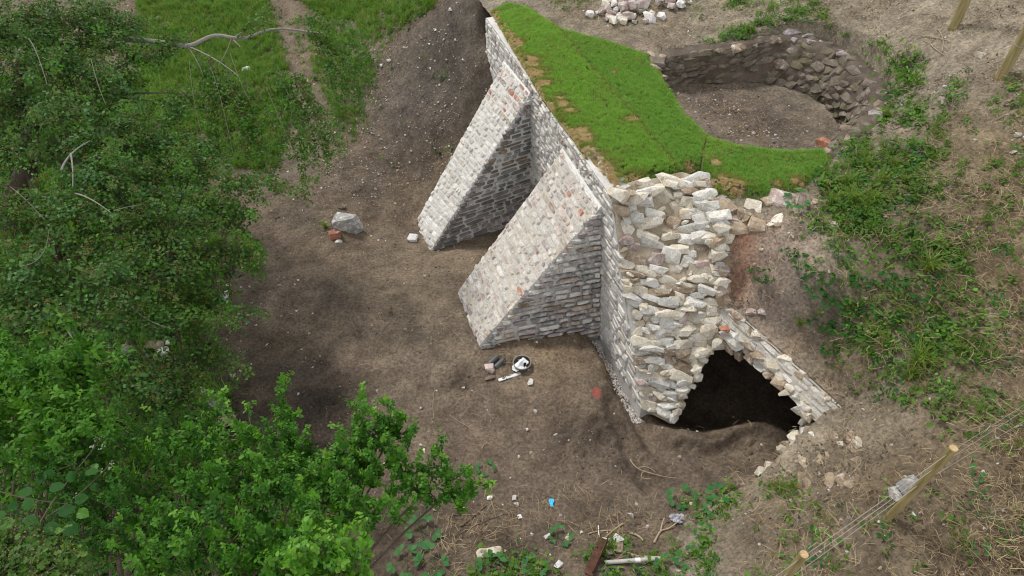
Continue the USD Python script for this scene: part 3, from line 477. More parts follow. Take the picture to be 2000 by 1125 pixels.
obj('core', hullmesh([p - nr*.24 for p in back] + [E_top-nO*.4-[0, 0, .1]-nr*.24]), M_EARTHM, rag)
rp = []; b = .03
ex = np.cross(nr, [0, 0, 1.0]); ex /= np.linalg.norm(ex); ex = ex if (B_base-D0)@ex > 0 else -ex; ez = np.cross(ex, nr); ez = ez if ez[2] > 0 else -ez
Hr = np.linalg.norm(E_top-D0)
while b < .99:
    rh = rng.uniform(.072, .112)/Hr*1.02; wd = np.linalg.norm(rag_at(1.0, b)-rag_at(0.0, b)); a = rng.uniform(-.02, .05)
    while a < .965:
        L = min(rng.uniform(.10, .27), max((1.0-a)*wd, .09)); c = rag_at(min(a+L/wd/2, 1.0), b+rng.uniform(-.35, .35)*rh)
        big = 1.25 if b > .85 or rng.random() < .12 else 1.0
        dm = np.array([L*1.5*big, rng.uniform(.16, .24), rh*Hr*rng.uniform(1.15, 1.65)*big]); v, f = rock(dm, rng, 20, .66)
        tw = Rotation.from_euler('zyx', [rng.uniform(-.28, .28), rng.uniform(-.35, .35), rng.uniform(-.2, .45)]).as_matrix(); v = v@tw.T
        lvl = np.array([ex, nr*.75+np.array([0, 0, -.1]), ez*.75+np.array([0, 0, .35])]); v = v@lvl + c + nr*rng.uniform(-.045, .03)
        col = rng.choice(['rough', 'rough_grey', 'cream', 'soily', 'pink', 'pale', 'tan'], p=[.42, .28, .14, .05, .04, .06, .01])
        rp.append(((v, f), col, c, dm[0]*dm[2])); a += (L+.012)/wd
    b += rh
for a in np.linspace(.03, .97, 13):
    c = rag_at(a, .965+rng.uniform(-.02, .02)); w = rng.uniform(.16, .28); v, f = rock([w*1.2, .2, w*.6], rng, 20, .66); R_ = Rotation.from_euler('zyx', rng.uniform(-.3, .3, 3)).as_matrix(); rp.append(((v@R_.T@np.array([ex, nr, ez]) + c + nr*.03, f), rng.choice(['rough', 'rough_grey', 'cream', 'soily']), c, w*w*.6))
for k_ in range(90):
    a, b = rng.random(), rng.random()**.8; c = rag_at(a, b); w = rng.uniform(.06, .13); v, f = rock([w*1.3, w, w*.7], rng, 13, .8); R_ = Rotation.from_euler('zyx', rng.uniform(-.7, .7, 3)).as_matrix()
    rp.append(((v@R_.T@np.array([ex, nr, ez]) + c + nr*.03, f), rng.choice(['rough', 'rough_grey', 'cream', 'soily']), c, w*w*.6))
emit(rag, 'stone', rp, 298)
# ---- set-back wall over the draw hole
stub = thing('arch_wall', 'low sloping lime-streaked wall set back over the dark draw hole', 'wall')
so_out = np.cross(T1-T0, U0-T0); so_out /= np.linalg.norm(so_out); so_out = so_out if so_out @ nO > 0 else -so_out
Sp = Patch(U0+(U1-U0)*-.03, U1, T1, T0, so_out)
obj('core', hullmesh([U0, U1, T1, T0]+[p - nO*.25-[0, 0, .12] for p in (U0, U1, T1, T0)]), M_CREAM, stub)
obj('mortar_face', Sp.grid(80, 30, .03, 9, .01, 6), M_CREAM, stub, smooth=True)
sp = courses(Sp, rng, (.04, .075), (.10, .34), .016, (.008, .026), lambda a, b, rng: rng.choice(['w_white', 'w_pale', 'w_pale', 'w_cream', 'w_white', 'rough_grey']) if b > .3 else rng.choice(['cream', 'rough', 'tan', 'pale']), lambda a, b: b > .14 or a > .5, jit=.28)
Sp2 = Patch(T0, T1, T1-nO*.30-[0, 0, .07], T0-nO*.30-[0, 0, .07], np.array([0, 0, 1.0]))
obj('wall_top', Sp2.grid(60, 8, .03, 9, .012, 9), M_CREAM, stub, smooth=True)
for k_ in range(22):
    q_ = T0+(T1-T0)*rng.random(); w = rng.uniform(.07, .16); m, f = rock([w*1.3, w, w*.5], rng, 15, .62); R_ = Rotation.from_euler('z', rng.uniform(0, 3)).as_matrix(); sp.append(((m@R_.T + q_ - nO*rng.uniform(-.01, .07) - [0, 0, .01], f), rng.choice(['soily', 'tan', 'rough', 'w_cream']), q_, w*.05))
# arch ring
arc = spline([on_stub(1392,668), on_stub(1425,682), on_stub(1465,698), on_stub(1497,722), on_stub(1530,756), on_stub(1556,792), on_stub(1574,826), on_stub(1582,850)], 60)
ring = []; k = 0.0; seg = np.concatenate([[0], np.cumsum(np.linalg.norm(np.diff(arc, axis=0), axis=1))])
dirw = (T1-T0)/np.linalg.norm(T1-T0)
while k < seg[-1]:
    L = rng.uniform(.11, .19); m = min(k+L/2, seg[-1]); c = np.array([np.interp(m, seg, arc[:, j]) for j in range(3)]); c2 = np.array([np.interp(min(m+.03, seg[-1]), seg, arc[:, j]) for j in range(3)]); c1_ = np.array([np.interp(max(m-.03, 0), seg, arc[:, j]) for j in range(3)])
    tg = (c2-c1_)/np.linalg.norm(c2-c1_); nn = np.cross(tg, so_out); nn /= np.linalg.norm(nn)
    v, f = rock([L*1.06, .26, rng.uniform(.15, .22)], rng, 16, .55); fr_ = np.array([tg, so_out, nn]); v = v@fr_ + c - so_out*.04 + nn*.02*rng.uniform(-1, 1)
    ring.append(((v, f), rng.choice(['rough_grey', 'rough', 'cream', 'tan', 'pale', 'soily']), c, L*.2)); k += L*.92
for m in np.linspace(.08, .9, 9):      # second row of packing stones between ring and face
    c = np.array([np.interp(m*seg[-1], seg, arc[:, j]) for j in range(3)]) + (T0-U0)*.3 + rng.normal(0, .015, 3); v, f = rock([rng.uniform(.14, .26), .16, rng.uniform(.07, .12)], rng, 14, .55)
    ring.append(((v@np.array([dirw, so_out, np.cross(dirw, so_out)]) + c + so_out*.01, f), rng.choice(['rough', 'cream', 'rough_grey', 'soily']), c, .015))
emit(stub, 'stone', sp, 260)
for (m, col, c, s_) in ring: obj('arch_stone', m, S[col], stub)
v, f = rock([.34, .22, .08], rng, 18, .5); cs = on_stub(1432, 664, .06); v = v@np.array([dirw, nO, [0, 0, 1.0]]) + cs; obj('ledge_slab', (v, f), S['rough_grey'], stub)
# ---- ruined side of the draw hole: rough stones stepping down to the pit floor
jamb = thing('hole_side_wall', 'crumbling row of earthy stones stepping down the right edge of the hole', 'wall')
jp = []
jl = spline([px(1640,806,.86), px(1600,828,.72), px(1570,868,.50), px(1545,905,.34), px(1505,925,.24), px(1480,945,.16)], 40)
jc = np.vstack([jl, jl-[0, 0, .9], jl-nO*.3-dS*.25]); obj('earth_core', hullmesh(jc-nO*.10-dS*.05-[0, 0, .05]), M_EARTHM, jamb)
for (u, v_, z, w, h) in [(1612,822,.74,.24,.13),(1590,840,.62,.22,.14),(1575,858,.54,.2,.14),(1560,872,.42,.22,.14),(1548,893,.32,.2,.13),(1530,880,.26,.16,.1),(1535,905,.24,.22,.13),(1512,912,.2,.2,.12),(1495,925,.16,.2,.12),(1482,940,.12,.18,.12),(1600,866,.62,.24,.12),(1588,888,.56,.26,.12),(1570,905,.44,.2,.1),(1610,892,.66,.16,.08),(1556,925,.36,.2,.1),(1525,936,.26,.18,.09),(1628,842,.80,.22,.1),(1640,870,.84,.16,.07),(1490,955,.16,.22,.12),(1600,910,.6,.18,.07),(1555,850,.36,.18,.14),(1540,868,.2,.2,.14)]:
    c = px(u, v_, z); m, f = rock([w*1.1, w*.9, h*1.2], rng, 15, .6); R_ = Rotation.from_euler('zx', [rng.uniform(0, 3), rng.uniform(-.3, .3)]).as_matrix(); jp.append(((m@R_.T + c - [0, 0, h*.3], f), rng.choice(['rough', 'soily', 'cream', 'tan']), c, w*h))
for k_ in range(26):
    u, v_ = rng.uniform(1560, 1680), rng.uniform(845, 950); w = rng.uniform(.08, .19); c = hit(u, v_)
    m, f = rock([w*1.1, w*.8, w*.4], rng, 15, .6); R_ = Rotation.from_euler('zx', [rng.uniform(0, 3), rng.uniform(-.2, .2)]).as_matrix(); jp.append(((m@R_.T + c - [0, 0, w*.1], f), rng.choice(['soily', 'tan', 'cream', 'soily']), c, w*.1))
emit(jamb, 'stone', jp)
# ---- low footing course under the turf lip on the bank
foot = thing('footing_course', 'short course of weathered earthy stones just below the turf lip on the bank', 'stone course')
fp = []
for (u, v_, z, w, h) in [(1420,402,2.02,.26,.14),(1448,418,1.98,.2,.12),(1470,402,2.04,.24,.12),(1500,392,2.06,.2,.09),(1528,388,2.07,.34,.08),(1440,436,1.9,.42,.12),(1478,438,1.9,.24,.12),(1508,428,1.94,.28,.14),(1425,425,1.93,.2,.14),(1400,385,2.06,.26,.16),(1385,362,2.08,.3,.14),(1408,430,1.92,.2,.18),(1460,425,1.95,.16,.08),(1565,390,2.05,.16,.06),(1595,395,2.07,.14,.06),(1520,440,1.9,.12,.08)]:
    c = px(u, v_, z) if u < 1390 else hit(u, v_); m, f = rock([w*1.08, w*.8, h*1.15], rng, 15, .6); R_ = Rotation.from_euler('zx', [rng.uniform(-.4, .2), rng.uniform(.1, .5)]).as_matrix(); fp.append(((m@R_.T + c - [0, 0, h*.2], f), rng.choice(['soily', 'soily', 'rough', 'tan', 'pink']), c, w*h))
for (u, v_, w) in [(1415,470,.2),(1412,500,.2),(1408,530,.22),(1405,560,.2),(1402,585,.2),(1418,600,.16),(1440,600,.14),(1465,612,.16),(1490,610,.14)]:
    c = hit(u, v_); m, f = rock([w, w*.7, w*.6], rng, 15, .6); fp.append(((m+c, f), rng.choice(['soily', 'rough', 'pink', 'brown']), c, w*.1))
for k_ in np.linspace(.1, 1.0, 9):
    c = G_top*(1-k_)+T0*k_+nO*.03; w = rng.uniform(.16, .26); m, f = rock([w, w*.8, w*.8], rng, 16, .62); fp.append(((m+c+rng.normal(0, .02, 3), f), rng.choice(['soily', 'rough', 'tan', 'pink']), c, w*.1))
emit(foot, 'stone', fp)
# ---- burnt lining of the kiln pot
lin = thing('kiln_pot_lining', 'curved cracked burnt stone lining around the sunken kiln pot', 'kiln lining')
nb_, na_ = 7, 40
rc = spline(RIM, 120); bc = spline([px(1300,168,1.64)]+POTB+[px(1650,252,1.7), px(1640,275,1.8)], 120)
lp = []; ctr = np.mean(pot_poly.exterior.coords, axis=0)
g_ = np.linspace(0, 1, 10)[:, None, None]; lg = bc[None]*(1-g_)+rc[None]*g_; inw = np.array([*ctr[:2], 0])-lg*[1, 1, 0]; inw /= np.linalg.norm(inw, axis=-1, keepdims=True)
lg = np.concatenate([lg, (rc-inw[-1]*.18+[0, 0, .01])[None], (rc-inw[-1]*.42-[0, 0, .06])[None]]); inw = np.concatenate([inw, inw[-1:], inw[-1:]])
lg = lg + inw*(.09*(fbm(lg*6, 4, 4)-.5)-.0)[..., None]; i = np.arange(lg[..., 0].size).reshape(lg.shape[:2]); q = np.stack([i[:-1, :-1], i[:-1, 1:], i[1:, 1:], i[1:, :-1]], -1).reshape(-1, 4)
obj('clay_bed', (lg.reshape(-1, 3), np.vstack([q[:, [0, 1, 2]], q[:, [0, 2, 3]]])), M_BURNT, lin, smooth=True)
seg = np.concatenate([[0], np.cumsum(np.linalg.norm(np.diff(rc, axis=0), axis=1))]); y = 0.0
for r_ in range(7):
    k = rng.uniform(0, .1); yv = (r_+.45)/7
    while k < seg[-1]:
        L = rng.uniform(.11, .30); x = np.interp(k+L/2, seg, np.arange(120)); j = int(min(x, 118)); c = bc[j]*(1-yv)+rc[j]*yv; tg = rc[j+1]-rc[j]; tg = tg*[1, 1, 0]; tg /= np.linalg.norm(tg); up_ = rc[j]-bc[j]; hh = np.linalg.norm(up_); up_ /= hh; nn = np.cross(tg, up_); nn = nn if nn@(np.array([*ctr[:2], c[2]])-c) > 0 else -nn
        m, f = rock([L*1.25, .11, hh/7*rng.uniform(1.2, 1.7)], rng, 18, .62); a_ = rng.uniform(-.25, .25); m = m@np.array([tg*math.cos(a_)+up_*math.sin(a_), nn, up_*math.cos(a_)-tg*math.sin(a_)]) + c + nn*rng.uniform(-.05, -.012) + up_*rng.uniform(-.02, .02)
        lp.append(((m, f), rng.choice(['lining', 'lining', 'lining_b', 'lining', 'brown' if r_ == 3 else 'lining_b']), c, L*.1)); k += L*1.0
for k_ in range(64):
    j = rng.integers(2, 117); od_ = rc[j]-np.array([*ctr[:2], rc[j][2]]); od_ /= np.linalg.norm(od_); w = rng.uniform(.08, .22); m, f = rock([w*1.2, w*.9, w*.5], rng, 17, .62); R_ = Rotation.from_euler('zyx', [rng.uniform(0, 3), rng.uniform(-.3, .3), rng.uniform(-.3, .3)]).as_matrix()
    lp.append(((m@R_.T + rc[j] + od_*rng.uniform(-.02, .26) - [0, 0, .02], f), rng.choice(['lining', 'lining_b', 'soily', 'brown', 'mauve']), rc[j], w*.1))
for u, v_, z, w in ((1628,292,2.1,.24),(1640,302,2.12,.22),(1618,302,2.08,.2),(1283,122,2.1,.22),(1280,135,2.08,.2),(1290,150,2.04,.2)):
    m, f = rock([w*1.2, w, w*.8], rng, 17, .62); lp.append(((m+px(u, v_, z), f), rng.choice(['lining', 'soily', 'brown']), px(u, v_, z), 1.0))
emit(lin, 'lining_stone', lp, 299)
for (u, v_, z, w) in ((1545,70,2.3,.34),(1612,282,2.2,.32),(1575,85,2.3,.22),(1300,128,2.16,.2),(1320,118,2.17,.18),(1340,112,2.2,.15)):
    pass
# ------------------------------------------------------------------ turf laid on the wall top
M_TURFSOIL = plain('turf_soil', (0.06, 0.045, 0.025), 0.95, .3, 30)
M_TURFBASE = plain('turf_thatch', (0.11, 0.14, 0.045), 0.95, .4, 26)
M_BLADE = leaf_mat('turf_blade', (0.20, 0.36, 0.055), (0.37, 0.55, 0.13), .38, .5, .25)
M_BLADE2 = leaf_mat('turf_blade_cool', (0.165, 0.32, 0.055), (0.30, 0.49, 0.115), .36, .5, .25)
M_BLADEY = leaf_mat('turf_blade_yellow', (0.22, 0.27, 0.06), (0.36, 0.35, 0.12), .25, .6, .2)
M_STRAWB = leaf_mat('turf_blade_dead', (0.50, 0.37, 0.20), (0.68, 0.53, 0.33), .2, .8, .1)
def blades(rng, n, rad, hgt, wid, lean=.35, segs=2):
    mb = MB()
    for _ in range(n):
        a = rng.uniform(0, 6.283); r = rad*math.sqrt(rng.random()); h = hgt*rng.uniform(.55, 1.1); b = np.array([r*math.cos(a), r*math.sin(a), -.008]); d = rng.uniform(0, 6.283); ln = rng.uniform(.1, 1)*lean*h; sd = np.array([-math.sin(d), math.cos(d), 0])*wid*rng.uniform(.7, 1.2)/2; dr = np.array([math.cos(d), math.sin(d), 0])
        if segs == 2:
            m = b+dr*ln*.35+[0, 0, h*.6]; t = b+dr*ln+[0, 0, h]; mb.add([b-sd, b+sd, m+sd*.8, m-sd*.8, t], [[0, 1, 2], [0, 2, 3], [3, 2, 4]])
        else:
            m1 = b+dr*ln*.15+[0, 0, h*.4]; m2 = b+dr*ln*.55+[0, 0, h*.8]; t = b+dr*ln*1.15+[0, 0, h*.86]
            mb.add([b-sd, b+sd, m1+sd, m1-sd, m2+sd*.7, m2-sd*.7, t], [[0, 1, 2], [0, 2, 3], [3, 2, 4], [3, 4, 5], [5, 4, 6]])
    return mb.mesh()
rngT = np.random.default_rng(21)
def seam_lines():
    L = []
    for k, s in enumerate(np.arange(-.1, 7, .62)): L.append(shapely.LineString([so(s, 1)[:2], so(s+.18, -1.05)[:2]]))
    for k, s in enumerate(np.arange(.2, 7, .62)): L.append(shapely.LineString([so(s+.2, -1.05)[:2], so(s+.4, -4)[:2]]))
    L.append(shapely.LineString([so(.3, -1.05)[:2], so(6.5, -1.05)[:2]])); return L
main_edge = px(1366, 325, 2.12)[:2]; cut2 = shapely.LineString([px(1362, 380, 2.12)[:2], px(1372, 300, 2.12)[:2], px(1384, 255, 2.12)[:2]])
from shapely.ops import split as _split
def cut_all(poly, lines):
    out = [poly]
    for L in lines: out = [g for p in out for g in _split(p, L).geoms]
    return [p for p in out if p.area > .004]
pieces = []
for g in _split(turf_poly, cut2).geoms:
    front_piece = g.centroid.x > main_edge[0] + .05 and g.area < 1.0
    if front_piece: pieces += cut_all(g, [shapely.LineString([px(u, 420, 2.12)[:2], px(u-12, 230, 2.12)[:2]]) for u in (1398, 1462, 1540)])
    else: pieces += cut_all(g, seam_lines())
lip = shapely.LineString([px(u, v, 2.12)[:2] for u, v in ((1150,312),(1195,366),(1260,349),(1330,334),(1366,326),(1372,358),(1395,374),(1480,379),(1570,373),(1602,345))])
long_edge = shapely.LineString([px(u, v, 2.12)[:2] for u, v in turf_px[:8]])
def turf_z(x, y):
    P = shapely.points(x, y); d = shapely.distance(P, lip); d2 = shapely.distance(P, turf_poly.exterior)
    s = (np.asarray(x)-A0[0])*dS[0]+(np.asarray(y)-A0[1])*dS[1]
    return 2.135 - .11*np.exp(-(d/.10)**2) - .035*np.exp(-(d2/.05)**2) + .03*(fbm(np.stack([x, y, np.zeros_like(x)], -1)*4, 3, 61)-.5) - .04*np.clip((s-4.5)/1.2, 0, 1)
turf = thing('turf_cap', 'bright green turves laid over the wall top, straw-coloured along the outer edge', 'turf')
dead_px = [(1033,120,.10),(1050,140,.09),(1062,160,.07),(1100,205,.07),(1110,215,.06),(1092,190,.05),(1135,255,.06),(1145,270,.06),(1165,310,.08),(1180,325,.09),(1190,345,.07),(1005,82,.08),(1240,345,.08),(1150,290,.06),(1412,350,.075),(1398,352,.06),(1440,362,.05),(1398,315,.04),(1560,352,.045),(1520,358,.04),(1230,232,.05),(1200,140,.03),(1350,320,.04)]
dead = [(px(u, v, 2.14)[:2], r*1.5) for u, v, r in dead_px]
for g in pieces:
    q = g.buffer(-.007); q = q if q.geom_type == 'Polygon' else max(q.geoms, key=lambda k: k.area); q = q.segmentize(.06)
    off = rngT.uniform(-.008, .012)
    c = np.array(q.exterior.coords)[:-1]; inn_ = q.buffer(-.02); 
    if inn_.is_empty or inn_.geom_type != 'Polygon': inn_ = q.buffer(-.002)
    tv, tf_ = trimesh.creation.triangulate_polygon(inn_.segmentize(.06), engine='earcut'); top = np.column_stack([tv, turf_z(tv[:, 0], tv[:, 1])+off])
    zc = turf_z(c[:, 0], c[:, 1])+off; n = len(c); mb = MB(); mb.add(top, tf_)
    ic = np.array(inn_.segmentize(.06).exterior.coords)[:-1]; L_in = shapely.LinearRing(ic); 
    near = shapely.get_coordinates(shapely.line_interpolate_point(L_in, shapely.line_locate_point(L_in, shapely.points(c))))
    r0 = np.column_stack([near, turf_z(near[:, 0], near[:, 1])+off]); r1 = np.column_stack([c, zc-.012]); r2 = np.column_stack([c, zc-.06])
    k = np.arange(n); k1 = (k+1) % n
    mb.add(np.vstack([r0, r1, r2]), np.vstack([np.stack([n+k, n+k1, k1, k], 1), np.stack([2*n+k, 2*n+k1, n+k1, n+k], 1)]))
    obj('turf_piece', mb.mesh(), M_TURFBASE, turf)
x0, y0, x1, y1 = turf_poly.bounds; N = 46000; P = np.column_stack([rngT.uniform(x0-.02, x1+.02, N), rngT.uniform(y0-.02, y1+.02, N)])
P = P[shapely.contains_xy(turf_poly.buffer(.012), P[:, 0], P[:, 1])]
P = P[:24000]
dm_ = np.full(len(P), 9.0)
for c, r in dead: dm_ = np.minimum(dm_, np.hypot(*(P-c).T)/r)
nzz = fbm(np.column_stack([P*9, np.zeros(len(P))]), 3, 71); nz2 = fbm(np.column_stack([P*2.2, np.zeros(len(P))]), 3, 77); ed = shapely.distance(shapely.points(P), long_edge)
sd_ = np.full(len(P), 9.0)
piece_no = np.zeros(len(P), int)
for gi, g in enumerate(pieces): piece_no = np.where(shapely.contains_xy(g, P[:, 0], P[:, 1]), gi, piece_no); sd_ = np.where(shapely.contains_xy(g, P[:, 0], P[:, 1]), shapely.distance(shapely.points(P), g.exterior), sd_)
sc_dead = dm_ + (nzz-.5)*1.6; yel = (sc_dead < 1.7) | ((ed + (nzz-.5)*.3) < .10) | ((sd_ < .028) & (rngT.random(len(P)) < .8)) | (rngT.random(len(P)) < .05 + .2*(nz2 > .6))
sc_dead = np.where((ed + (nzz-.5)*.34) < .06, .5, sc_dead)
idx = np.where(sc_dead < .95, 6+rngT.integers(0, 2, len(P)), np.where(yel, 4+rngT.integers(0, 2, len(P)), np.where((piece_no*7 % 5 < 2) ^ (rngT.random(len(P)) < .18), 2, 0)+rngT.integers(0, 2, len(P))))
hh = np.where(sc_dead < .95, .7, 1.0)*rngT.uniform(.75, 1.2, len(P))*np.where(sd_ < .014, .35, 1.0)
protos = [(blades(rngT, 30, .024, .034, .0042, .8), mt_, False) for mt_ in (M_BLADE, M_BLADE, M_BLADE2, M_BLADE2)] + [(blades(rngT, 28, .024, .034, .004, .9), M_BLADEY, False) for _ in range(2)] + [(blades(rngT, 44, .026, .03, .0045, 1.4), M_STRAWB, False) for _ in range(2)]
# lean outwards over the edges
e0 = shapely.line_locate_point(turf_poly.exterior, shapely.points(P)); q = shapely.get_coordinates(shapely.line_interpolate_point(turf_poly.exterior, e0)); od = q-P; dl = np.linalg.norm(od, axis=1); od /= dl[:, None]+1e-9
ang = np.clip(1-dl/.06, 0, 1)*1.1; axis = np.column_stack([-od[:, 1], od[:, 0], np.zeros(len(P))])
rots = Rotation.from_rotvec(axis*ang[:, None])*Rotation.from_euler('z', rngT.uniform(0, 6.28, len(P)))
tag(instancer('grass_blades', protos, np.column_stack([P, turf_z(P[:, 0], P[:, 1])]), rots, hh, idx, turf), kind='stuff')
# ------------------------------------------------------------------ loose litter on the soil (stuff)
def proj(p): q = p-EYE; w = q@FW; return 1000+FPX*(q@RT)/w, 562.5-FPX*(q@UP)/w
def scatter(n, areas, rng, excl=(), bounds=(-5.8, 7.0, 1.4, 13.4), patchy=.8):
    """areas: [(pixel outline, weight 0..1, feather m)] seen from the drone; returns ground points, uniform over the land."""
    P = np.column_stack([rng.uniform(bounds[0], bounds[1], n), rng.uniform(bounds[2], bounds[3], n)]); z = ground(P[:, 0], P[:, 1]); p = np.column_stack([P, z]); w = np.zeros(n)
    u, v = proj(p)
    for poly, wt in areas: w = np.maximum(w, wt*shapely.contains_xy(shapely.Polygon(poly), u, v))
    w *= np.clip(.12 + 4.2*(fbm(np.column_stack([P*2.3, np.zeros(n)]), 4, 91)-.36), .06, 1.3)*patchy + (1-patchy)*.9
    ok = rng.random(n) < w; ok &= ~shapely.contains_xy(turf_poly.buffer(.03), P[:, 0], P[:, 1])
    s = (P[:, 0]-A0[0])*dS[0]+(P[:, 1]-A0[1])*dS[1]; o = (P[:, 0]-A0[0])*nO[0]+(P[:, 1]-A0[1])*nO[1]
    ok &= ~((np.abs(o+.1) < .14) & (s > -1.4) & (s < 5.5))
    for e in excl: ok &= ~shapely.contains_xy(shapely.Polygon(e), u, v)
    return p[ok]
ALL = [(-300,-200),(2300,-200),(2300,1300),(-300,1300)]
BANKPX = [(1290,-120),(2300,-120),(2300,1300),(1380,1300),(1480,960),(1660,820),(1420,590),(1430,460),(1620,390),(1720,180),(1620,70),(1480,70),(1290,100),(1060,20),(1050,-100)]
MOUND = [(640,200),(760,90),(950,20),(960,150),(900,330),(700,400),(600,330)]
FLOORPX = [(560,480),(800,480),(1000,430),(1180,640),(1290,860),(1480,940),(1200,1060),(800,1060),(600,950)]
rngL = np.random.default_rng(31)
def pebble_protos(mats, k=3): return [(rock([1, rngL.uniform(.6, .95), rngL.uniform(.45, .7)], rngL, 9, .6), m, False) for m in mats for _ in range(k)]
M_PEB = [S['pale'], S['cream'], S['tan'], S['grey'], S['pink'], S['soily'], S['tan'], S['mauve']]
def lay(name, label, cat, pts, protos, lo, hi, rng, power=2.5, lift=0.0, tilt=.4, kind='stuff'):
    n = len(pts); sc = lo*(hi/lo)**(rng.random(n)**power); r = Rotation.from_euler('zyx', np.column_stack([rng.uniform(0, 6.28, n), rng.uniform(-tilt, tilt, n), rng.uniform(-tilt, tilt, n)]))
    return tag(instancer(name, protos, pts+np.column_stack([np.zeros(n), np.zeros(n), sc*lift]), r, sc, rng.integers(0, len(protos), n)), label, cat, kind=kind)
GRASSPX = [(300,-50),(505,-50),(560,110),(600,260),(560,330),(420,280),(300,200)]
pb = scatter(110000, [(ALL, .035), (MOUND, .40), (BANKPX, .13), (FLOORPX, .02), ([(560,330),(800,400),(760,520),(600,520)], .10), ([(1300,170),(1420,165),(1640,240),(1560,290),(1400,280)], .25), ([(1000,1040),(1350,1020),(1350,1125),(1000,1125)], .14), ([(380,520),(560,420),(600,560),(430,760)], .10), ([(1160,640),(1195,640),(1262,800),(1240,800)], .3)], rngL)
lay('pebbles', 'pale pebbles and stone chips scattered over all the bare soil', 'pebbles', pb, pebble_protos(M_PEB), .012, .06, rngL, 2.4, .1)
gravel = []
for _ in range(1500):
    s = rngL.uniform(-1.42, .05); o = rngL.uniform(.0, .17)*(1-.4*rngL.random()); q = so(s, o); gravel.append([q[0], q[1], ground(q[0], q[1])[0]])
lay('gravel', 'strip of pale gravel along the foot of the retaining wall', 'gravel', np.array(gravel), pebble_protos([S['white'], S['pale'], S['heap_w'], S['heap_p']]), .014, .036, rngL, 1.5, .15)
M_CLOD = plain('soil_clod', (0.095, 0.07, 0.05), .95, .35, 30); M_CLODD = plain('dark_soil_clod', (0.055, 0.043, 0.034), .95, .35, 30)
cl = scatter(60000, [(ALL, .10), (MOUND, .12), (FLOORPX, .05), ([(1100,800),(1260,780),(1290,900),(1180,930),(1080,880)], .55), ([(880,700),(940,720),(930,780),(870,770)], .5), ([(1310,825),(1440,815),(1560,820),(1580,900),(1480,930),(1320,920)], .5), ([(560,700),(680,740),(680,880),(580,880)], .3)], rngL)
lay('soil_clods', 'small crumbs and clods of dark soil lying all over the bare ground', 'soil', cl, [(p[0], m, False) for p in pebble_protos([M_CLOD], 4) for m in (M_CLOD, M_CLODD)], .010, .055, rngL, 3.0, .05)
M_STRAW = leaf_mat('dry_straw', (0.30, 0.23, 0.13), (0.52, 0.43, 0.28), .1, .8, .15); M_STRAWD = leaf_mat('old_straw', (0.15, 0.10, 0.055), (0.30, 0.22, 0.13), .1, .85, .1)
def straw_proto(rng, n, rad, lo, hi, wid):
    mb = MB()
    for _ in range(n):
        a = rng.normal(.3, .9); L = rng.uniform(lo, hi); c = np.append(rng.normal(0, rad, 2), rng.uniform(.004, .03)); d = np.array([math.cos(a), math.sin(a), rng.normal(0, .12)]); s = np.array([-d[1], d[0], 0])*wid*rng.uniform(.6, 1.3); bend = np.array([-d[1], d[0], 0])*rng.normal(0, .10)*L + [0, 0, .012]
        A, B, C_ = c-d*L/2, c+bend, c+d*L/2; mb.add([A-s, A+s, B+s, B-s, C_], [[0, 1, 2], [0, 2, 3], [3, 2, 4]])
    return mb.mesh()
st = scatter(34000, [(BANKPX, .3), ([(1820,170),(2300,100),(2300,1300),(1820,1300),(1900,700)], .8), ([(1040,20),(1400,0),(1400,100),(1280,90)], .35), ([(1500,960),(2000,960),(2000,1130),(1450,1130)], .55), ([(1300,170),(1420,165),(1640,240),(1560,290),(1400,280)], .12), ([(640,330),(820,330),(760,470),(600,470)], .08), ([(850,1000),(1300,1000),(1300,1125),(850,1125)], .25), (MOUND, .02), (ALL, .006)], rngL)
lay('straw_litter', 'dry straw and mown stalks strewn over the bank behind the kiln', 'straw', st, [(straw_proto(rngL, 13, .13, .04, .17, .0016), M_STRAW, False) for _ in range(3)] + [(straw_proto(rngL, 18, .13, .03, .14, .0018), M_STRAWD, False) for _ in range(4)], .8, 1.4, rngL, 1.0, 0, .15)
# ------------------------------------------------------------------ stones that can be told apart
def boulder(name, label, cat, uv, dims, mat, seed, rz=0, group=None, n=20, sq=.6, emb=.25, sub=True, zoff=0.0):
    r_ = np.random.default_rng(seed); p = hit(*uv); v, f = rock(dims, r_, n, sq)
    if sub:
        m = trimesh.Trimesh(v, f).subdivide().subdivide(); v = np.array(m.vertices); v = v + v/np.linalg.norm(v, axis=1, keepdims=True)*(np.mean(dims)*.13*(fbm(v/np.mean(dims)*4+seed, 4, seed)-.5))[:, None]; f = np.array(m.faces)
    R_ = Rotation.from_euler('zx', [rz, r_.uniform(-.2, .2)]).as_matrix(); v = v@R_.T; v[:, 2] += dims[2]*(.5-emb)
    x = UsdGeom.Mesh(obj(name, (v, f), mat, smooth=25 if sub else False)); x.AddTranslateOp().Set(Gf.Vec3d(*map(float, p+[0, 0, zoff]))); return tag(x, label, cat, group)
boulder('boulder', 'large grey weathered boulder on the pit floor beside a broken brick', 'boulder', (680,447), (.52,.34,.36), S['grey'], 5, -.3, n=24)
boulder('broken_brick', 'broken orange-red brick leaning on the grey boulder', 'brick', (656,464), (.22,.17,.14), S['red'], 8, .3, n=14, sq=.4, sub=False, emb=.1)
boulder('flat_stone', 'small pale flat stone under the broken brick', 'stone', (662,473), (.14,.09,.05), S['rough_grey'], 9)
boulder('earthy_lump', 'reddish-brown lump of earth just behind the grey boulder', 'earth clod', (668,406), (.15,.1,.06), S['brown'], 10)
boulder('white_stone', 'single white stone in the grass under the bare grey branch', 'stone', (482,140), (.22,.17,.16), S['heap_w'], 11)
boulder('grey_cobble', 'egg-shaped light grey stone lying beyond the bucket of tools', 'stone', (1036,749), (.085,.10,.07), S['pale'], 12)
